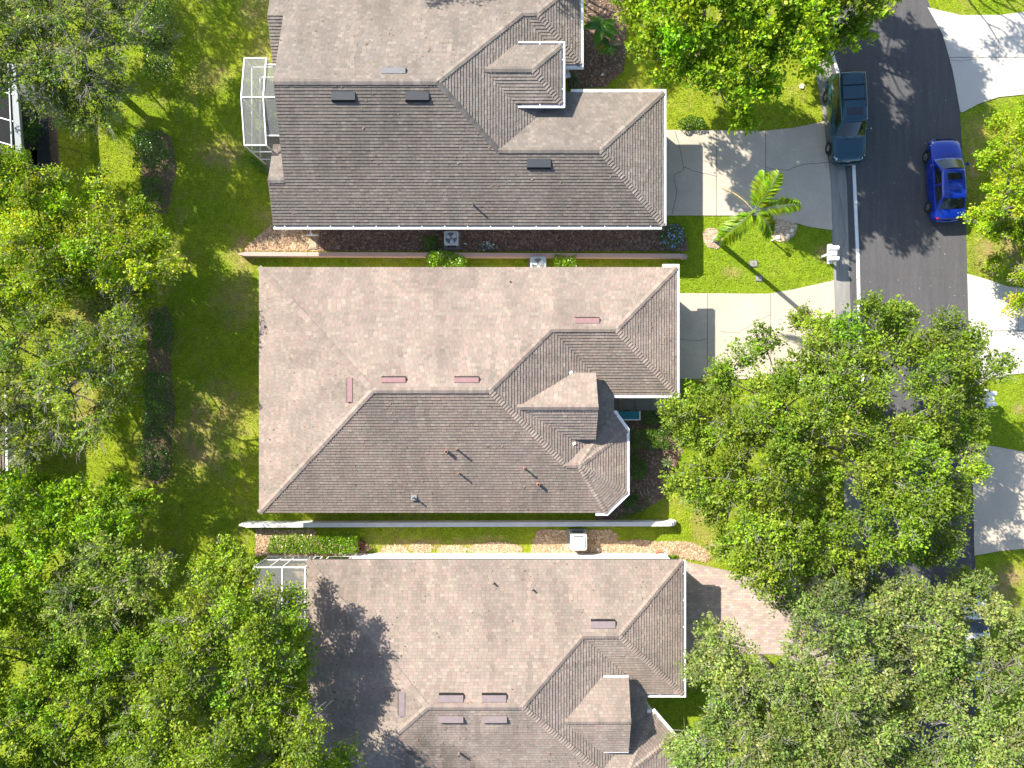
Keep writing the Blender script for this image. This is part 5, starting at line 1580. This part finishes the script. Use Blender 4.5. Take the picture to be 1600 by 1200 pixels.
def conc_lid():
    x, y, _ = at(490, 382)
    root = thing('concrete_lid', 'square concrete lid beside the white pipe fitting', 'lid', (x, y, 0))
    b = MB(); b.box((x-.24, y-.26, 0), (x+.24, y+.26, .1)); b.build('frame', M['concrete'], root)
    b = MB(); b.box((x-.19, y-.21, .1), (x+.19, y+.21, .13)); b.build('lid', M['sand'], root)
conc_lid()
def hose():
    x, y, _ = at(1030, 866)
    root = thing('hose_reel', 'coil of terracotta coloured hose by the lower house wall', 'hose', (x, y, 0))
    b = MB(); pts = []
    for i in range(90):
        a = i*.42; rr = .19+.05*math.sin(i*.33); pts.append((x+rr*math.cos(a)*1.2, y+rr*math.sin(a), .05+.22*i/90))
    b.tube(pts, .022, 6); b.build('coil', M['hose'], root)
    b = MB(); b.tube([(x, y, 0), (x, y, .3)], .06, 8); b.build('post', M['white_metal'], root)
    b = MB(); b.tube([(x+.28, y+.1, .1), (x+.28, y+.1, .8), (x+.24, y+.5, .85)], .045, 8); b.build('standpipe', M['white_metal'], root)
hose()
def teal_panel():
    x0, y0, _ = P(965, 642, .5); x1, y1, _ = P(1000, 656, .5)
    root = thing('framed_panel', 'teal rectangular panel in a white frame beside the entry walk', 'panel', ((x0+x1)/2, (y0+y1)/2, 0))
    z = .5
    b = MB(); b.box((x0+.05, y1+.04, z-.08), (x1-.05, y0-.02, z)); b.build('panel_top', M['teal'], root)
    for lo, hi in (((x0, y1-.03, z-.1), (x1+.03, y1+.04, z+.03)), ((x1-.05, y1+.042, z-.1), (x1+.03, y0, z+.03)), ((x0, y1+.042, z-.1), (x0+.048, y0, z+.03))):
        b = MB(); b.box(lo, hi); b.build('frame', M['white_metal'], root)
    for x in (x0+.1, x1-.1):
        for y in (y0-.1, y1+.1):
            b = MB(); b.box((x-.04, y-.04, 0), (x+.04, y+.04, z-.08)); b.build('leg', M['white_metal'], root)
teal_panel()
def litter(px, py, label, w, d, rz, m, name='paper'):
    def f(b):
        x, y, _ = at(px, py); b.box((x-w, y-d, .02), (x+w, y+d, .06), rz=rz); b.box((x-w*.5, y-d*1.6, .06), (x+w*.7, y+d*.3, .09), rz=rz+.6)
    simple(name, label, 'litter', f, m)
litter(1252, 135, 'crumpled pale paper on the shaded grass beside the street', .14, .09, .8, M['white_metal'])
litter(941, 117, 'small white scrap on the shaded bed near the upper garage', .07, .05, .5, M['white_metal'])
litter(727, 381, 'white scrap in the mulch right of the fan unit', .09, .03, -.2, M['white_metal'])
litter(934, 858, 'white scrap beside the sage green unit', .03, .1, .6, M['white_metal'])
litter(795, 362, 'tan wood sliver in the mulch below the upper gutter', .03, .12, .5, M['sand'])
def step_slab(px, py, w, d, label):
    def f(b):
        x, y, _ = at(px, py)
        b.box((x-w, y-d, 0), (x-.01, y+d, .06)); b.box((x+.01, y-d, 0), (x+w, y+d, .06))
    simple('paving_slab', label, 'paving slab', f, M['grey_concrete'])
step_slab(48, 246, .4, .42, 'grey paving slab beside the upper left porch door')
def top_walk():
    o = driveway('side_walk', [(1022,150),(1040,150),(1040,203),(1022,203)], [], [176], M['concrete'])
top_walk()

# ------------------------------------------------------------------ cars
def car(name, label, px, py, ang, L, Wd, paint, spec, group='cars parked on the street', cat='car'):
    """local axes: x forward, y left.  spec gives the profile of the vehicle"""
    x, y, _ = P(px, py, .6)
    root = thing(name, label, cat, (x, y, 0.01), ang, group=group)
    O = (0, 0, 0); hw = Wd/2
    f, rr_ = L/2, -L/2
    s = spec
    # body: lofted sections
    secs = s['secs']                                # (x fraction from rear 0..1, half width factor, z top, z shoulder)
    b = MB(); rings = []
    for t, wf, zt, zs, zb in secs:
        X = rr_+t*L; w = hw*wf
        half = [(0, zt), (w*.45, zt-.006), (w*.74, zt-.022), (w*.90, zt-.06), (w*.975, zs), (w, zs-.12), (w*1.0, .58), (w*.985, .42), (w*.96, zb+.03), (w*.90, zb)]
        ring = [(X, -yy, zz) for yy, zz in half[::-1]]+[(X, yy, zz) for yy, zz in half[1:]]
        n = len(b.v); b.v.extend(ring); rings.append((n, len(ring)))
    for i in range(len(rings)-1):
        a, m_ = rings[i]; c, _ = rings[i+1]
        for k in range(m_-1):
            b.f.append((a+k, c+k, c+k+1, a+k+1)); b.c.append((1, 1, 1))
    a, m_ = rings[0]; b.f.append(tuple(a+k for k in range(m_))); b.c.append((1, 1, 1))
    a, m_ = rings[-1]; b.f.append(tuple(a+k for k in range(m_-1, -1, -1))); b.c.append((1, 1, 1))
    body = b.build('body', M[paint], root, origin=O, smooth=True)
    try:
        body.data.set_sharp_from_angle(angle=math.radians(35))
    except Exception: pass
    # greenhouse
    zb, zr = s['belt'], s['roof']
    xa, xb, xc, xd = [rr_+q*L for q in s['cab']]     # rear base, rear top, front top, front base
    wb, wt = hw*.93, hw*s.get('wt', .76)
    wbf = hw*.90
    g = MB(); N = 8
    rows = []
    for zf in (0, .5, .86, .96, 1.0):
        k = zf if zf < .9 else 1-(1-zf)*.8
        e_ = 0 if zf < .9 else (.02 if zf < .99 else .07)
        z = zb-.04+(zr-zb+.04)*zf
        xr = xa+(xb-xa)*k+e_; xf = xd+(xc-xd)*k-e_; wr = wb+(wt-wb)*k-e_*.9; wf = wbf+(wt*.98-wbf)*k-e_*.9
        row = []
        nx = 10
        for i in range(nx+1):
            t = i/nx; bow = .03*math.sin(math.pi*t)*1.0
            row.append((xr+(xf-xr)*t, -(wr+(wf-wr)*t+bow), z))
        for i in range(1, 6):
            t = i/6; cb = .09*math.sin(math.pi*t); row.append((xf+cb, -wf+2*wf*t, z))
        for i in range(nx+1):
            t = 1-i/nx; bow = .03*math.sin(math.pi*t); row.append((xr+(xf-xr)*t, wr+(wf-wr)*t+bow, z))
        for i in range(1, 6):
            t = 1-i/6; cb = .05*math.sin(math.pi*t); row.append((xr-cb, -wr+2*wr*t, z))
        n = len(g.v); g.v.extend(row); rows.append((n, len(row)))
    for i in range(len(rows)-1):
        a, m_ = rows[i]; c, _ = rows[i+1]
        for k in range(m_):
            k2 = (k+1) % m_; g.f.append((a+k, a+k2, c+k2, c+k)); g.c.append((1, 1, 1))
    a, m_ = rows[-1]
    # roof top with a slight crown
    n = len(g.v); inner = []
    for k in range(m_):
        v = g.v[a+k]; cx = (xb+xc)/2; inner.append((cx+(v[0]-cx)*.75, v[1]*.7, v[2]+.022))
    g.v.extend(inner)
    for k in range(m_):
        k2 = (k+1) % m_; g.f.append((a+k, a+k2, n+k2, n+k)); g.c.append((1, 1, 1))
    g.f.append(tuple(n+k for k in range(m_))); g.c.append((1, 1, 1))
    roof = g.build('cabin_roof', M[paint], root, origin=O, smooth=True)
    try: roof.data.set_sharp_from_angle(angle=math.radians(40))
    except Exception: pass
    def lerp3(p, q, t): return tuple(p[i]+(q[i]-p[i])*t for i in range(3))
    def quad_patch(name, bl, br, tr, tl, mrg, push, bulge, mm, nu=8, parent=root):
        """bilinear glass patch inset by a margin, pushed outwards"""
        bl, br, tr, tl = map(Vector, (bl, br, tr, tl))
        nrm = (br-bl).cross(tl-bl).normalized()
        p = MB(); grid = []
        for j in range(4):
            v = mrg+(1-2*mrg)*j/3
            for i in range(nu+1):
                u = mrg*.8+(1-1.6*mrg)*i/nu
                q = bl.lerp(br, u).lerp(tl.lerp(tr, u), v)+nrm*(push+bulge*math.sin(math.pi*i/nu))
                grid.append(tuple(q))
        p.v = grid
        for j in range(3):
            for i in range(nu):
                k = j*(nu+1)+i; p.f.append((k, k+1, k+nu+2, k+nu+1)); p.c.append((1, 1, 1))
        return p.build(name, mm, parent, origin=O, smooth=True)
    kb, kt = .06, .90
    def cab(xbase, xtop, wbase, wtop, k): return xbase+(xtop-xbase)*k, wbase+(wtop-wbase)*k, zb-.04+(zr-zb+.04)*k
    X0, W0, Z0 = cab(xd, xc, wbf, wt*.98, .1); X1, W1, Z1 = cab(xd, xc, wbf, wt*.98, .9)
    quad_patch('windshield', (X0, -W0, Z0), (X0, W0, Z0), (X1, W1, Z1), (X1, -W1, Z1), .05, .014, .09, M['car_glass'])
    X0, W0, Z0 = cab(xa, xb, wb, wt, .12); X1, W1, Z1 = cab(xa, xb, wb, wt, .9)
    quad_patch('rear_window', (X0, W0, Z0), (X0, -W0, Z0), (X1, -W1, Z1), (X1, W1, Z1), .07, .014, .05, M['car_glass'])
    nw = s.get('side_windows', 2)
    for sd in (-1, 1):
        for k in range(nw):
            t0 = .06+.88*k/nw+.012; t1 = .06+.88*(k+1)/nw-.012
            def sp(t, kk):
                xr = xa+(xb-xa)*kk; xf = xd+(xc-xd)*kk; wr = wb+(wt-wb)*kk; wf = wbf+(wt*.98-wbf)*kk
                return (xr+(xf-xr)*t, sd*(wr+(wf-wr)*t+.03*math.sin(math.pi*t)), zb-.04+(zr-zb+.04)*kk)
            A, B, C_, D = sp(t0, .16), sp(t1, .16), sp(t1, .84), sp(t0, .84)
            if sd == -1: quad_patch('side_window', A, B, C_, D, .03, .008, .004, M['car_glass'], 4)
            else: quad_patch('side_window', B, A, D, C_, .03, .008, .004, M['car_glass'], 4)
    # sunroof, rails
    sx0, sx1 = [rr_+q*L for q in s['sunroof']]
    sw = wt*.62
    zz = zr+.026
    b = MB(); b.prism([(sx0, -sw), (sx1, -sw), (sx1, sw), (sx0, sw)], zr-.02, zz); b.build('sunroof', M['car_glass'], root, origin=O)
    if s.get('rails'):
        for sd in (-1, 1):
            b = MB(); b.tube([(xb+.1, sd*wt*.86, zr), (xb+.18, sd*wt*.86, zr+.06), (sx0-.1, sd*wt*.86, zr+.06), (sx0, sd*wt*.86, zr)], .018, 6); b.build('roof_rail', M['trim'], root, origin=O)
        for q in s['bars']:
            X = rr_+q*L; b = MB(); b.box((X-.022, -wt*.86, zr+.05), (X+.022, wt*.86, zr+.075)); b.build('roof_bar', M['trim'], root, origin=O)
        for k in range(7):
            yy = -wt*.6+wt*1.2*k/6; b = MB(); b.box((xb+.12, yy-.012, zr+.01), (sx0-.25, yy+.012, zr+.032)); b.build('roof_rib', M[paint], root, origin=O)
    # door seams, handles, mirrors
    for sd in (-1, 1):
        for q in s['seams']:
            X = rr_+q*L; b = MB(); b.box((X-.008, sd*hw*.985-.012, .4), (X+.008, sd*hw*.985+.022, s['belt']-.06)); b.build('door_seam', M['trim'], root, origin=O)
        for q in s['handles']:
            X = rr_+q*L; b = MB(); b.box((X-.09, sd*hw-.02, s['belt']-.20), (X+.09, sd*hw+.028, s['belt']-.165)); b.build('door_handle', M[paint], root, origin=O)
        X = rr_+s['mirror']*L
        b = MB(); b.tube([(X, sd*(hw*.88), zb+.06), (X-.02, sd*(hw+.08), zb+.07)], .03, 6)
        b.tube([(X-.10, sd*(hw+.04), zb+.09), (X-.02, sd*(hw+.10), zb+.10), (X-.08, sd*(hw+.20), zb+.09)], [.06, .085, .05], 8); b.build('mirror', M[paint], root, origin=O)
        b = MB(); b.tube([(f-.30, sd*hw*.66, s['lamp_z']), (f-.20, sd*hw*.74, s['lamp_z']), (f-.36, sd*hw*.90, s['lamp_z']+.02)], [.06, .085, .05], 8); b.build('headlight', M['lamp'], root, origin=O)
        b = MB(); b.tube([(rr_+.10, sd*hw*.60, s['tail_z']), (rr_+.08, sd*hw*.78, s['tail_z']), (rr_+.22, sd*hw*.92, s['tail_z'])], [.05, .075, .05], 8); b.build('taillight', M['tail'], root, origin=O)
    b = MB(); b.box((f-.06, -hw*.45, .5), (f+.025, hw*.45, .66)); b.build('grille', M['trim'], root, origin=O)
    b = MB(); b.tube([(f-.22, -hw*.86, .46), (f-.03, -hw*.6, .46), (f+.035, 0, .46), (f-.03, hw*.6, .46), (f-.22, hw*.86, .46)], .085, 8); b.build('front_bumper', M[s.get('bumper', paint)], root, origin=O, smooth=True)
    b = MB(); b.tube([(rr_+.2, -hw*.88, .5), (rr_+.02, -hw*.6, .5), (rr_-.02, 0, .5), (rr_+.02, hw*.6, .5), (rr_+.2, hw*.88, .5)], .085, 8); b.build('rear_bumper', M[s.get('bumper', paint)], root, origin=O, smooth=True)
    for sd in (-1, 1):
        b = MB(); b.tube([(xd+.12, sd*.1, zb+.03), (xd-.12, sd*.55, zb+.14)], .01, 4); b.build('wiper', M['trim'], root, origin=O)
    # wheels
    tm = rm = None
    R_, tw = s.get('wheel_r', .33), .22
    for q in s['axles']:
        for sd in (-1, 1):
            X = rr_+q*L; yc = sd*(hw-.10)
            if tm is None:
                b = MB()
                prof = [(.19, -tw/2), (R_*.93, -tw/2), (R_, -tw*.35), (R_, tw*.35), (R_*.93, tw/2), (.21, tw/2)]
                n = 28
                for i in range(n):
                    a0, a1 = 2*math.pi*i/n, 2*math.pi*(i+1)/n
                    for k in range(len(prof)-1):
                        (r0, y0), (r1, y1) = prof[k], prof[k+1]
                        b.face([(r0*math.cos(a0), y0, r0*math.sin(a0)), (r0*math.cos(a1), y0, r0*math.sin(a1)), (r1*math.cos(a1), y1, r1*math.sin(a1)), (r1*math.cos(a0), y1, r1*math.sin(a0))])
                wo = b.build('wheel', M['tyre'], root, origin=O); tm = wo.data
                b = MB()
                for k in range(6):
                    a = 2*math.pi*k/6
                    c0, s0 = math.cos(a), math.sin(a)
                    q4 = [(.03, -.035), (.205, -.05), (.205, .05), (.03, .035)]
                    for yy in (tw/2-.02, -tw/2+.02):
                        b.face([(u*c0-v*s0, yy, u*s0+v*c0) for u, v in q4])
                for i in range(24):
                    a0, a1 = 2*math.pi*i/24, 2*math.pi*(i+1)/24
                    for yy in (tw/2-.008, -tw/2+.008):
                        b.face([(.19*math.cos(a0), yy, .19*math.sin(a0)), (.19*math.cos(a1), yy, .19*math.sin(a1)), (.225*math.cos(a1), yy, .225*math.sin(a1)), (.225*math.cos(a0), yy, .225*math.sin(a0))])
                ro = b.build('rim', M['rim'], wo, origin=O); rm = ro.data
            else:
                wo = link('wheel', tm, root); ro = link('rim', rm, wo)
            wo.location = (X, yc+sd*.012, R_)
            # wheel arch
            b = MB(); n = 18
            for i in range(n):
                a0, a1 = math.pi*i/n, math.pi*(i+1)/n
                for ra, rb_, y_ in ((R_*.2, R_+.09, hw*.985+.006),):
                    b.face([(X+ra*math.cos(a0), sd*y_, R_+ra*math.sin(a0)), (X+rb_*math.cos(a0), sd*y_, R_+rb_*math.sin(a0)), (X+rb_*math.cos(a1), sd*y_, R_+rb_*math.sin(a1)), (X+ra*math.cos(a1), sd*y_, R_+ra*math.sin(a1))])
            b.build('wheel_arch', M['trim'], root, origin=O)
    return root

SUV = dict(secs=[(0, .80, .78, .70, .34), (.012, .90, .98, .88, .30), (.04, .96, 1.05, .97, .27), (.15, 1, 1.06, 1.0, .25), (.55, 1, 1.06, 1.0, .25), (.70, 1, 1.06, .98, .25), (.76, .99, 1.03, .95, .25), (.86, .975, .99, .90, .26), (.94, .93, .93, .83, .27), (.975, .86, .84, .74, .30), (.995, .74, .70, .62, .34)],
           belt=1.04, roof=1.72, cab=(.015, .055, .575, .735), wt=.76, sunroof=(.45, .535), rails=True, bars=(.20, .36), side_windows=3, seams=(.27, .46, .68), handles=(.31, .50), mirror=.665, lamp_z=.80, tail_z=.95, axles=(.21, .80), wheel_r=.36)
SEDAN = dict(secs=[(0, .70, .80, .70, .34), (.012, .84, .92, .82, .30), (.04, .93, .99, .90, .26), (.12, .98, 1.02, .94, .23), (.25, 1, 1.0, .93, .21), (.55, 1, .97, .92, .21), (.70, 1, .95, .88, .21), (.80, .985, .90, .82, .21), (.90, .95, .82, .74, .22), (.955, .87, .74, .66, .24), (.985, .74, .66, .58, .28), (.998, .58, .56, .5, .32)],
             belt=.95, roof=1.43, cab=(.10, .255, .56, .735), wt=.70, sunroof=(.45, .53), side_windows=2, seams=(.30, .47, .70), handles=(.34, .52), mirror=.665, lamp_z=.66, tail_z=.84, axles=(.19, .81), wheel_r=.33)
car('suv', 'dark teal SUV with roof bars parked in tree shade by the driveway', 1321, 187, math.radians(-90+3), 5.0, 1.92, 'suv_paint', SUV, cat='suv')
car('sedan', 'bright blue sedan with a sunroof parked under the small yellow green tree', 1477, 281, math.radians(90-2.5+5), 4.62, 1.80, 'blue_paint', SEDAN)
car('sedan', 'pale silver car almost hidden below the bottom right oak', 1514, 993, math.radians(90), 4.9, 1.85, 'white_paint', SEDAN)
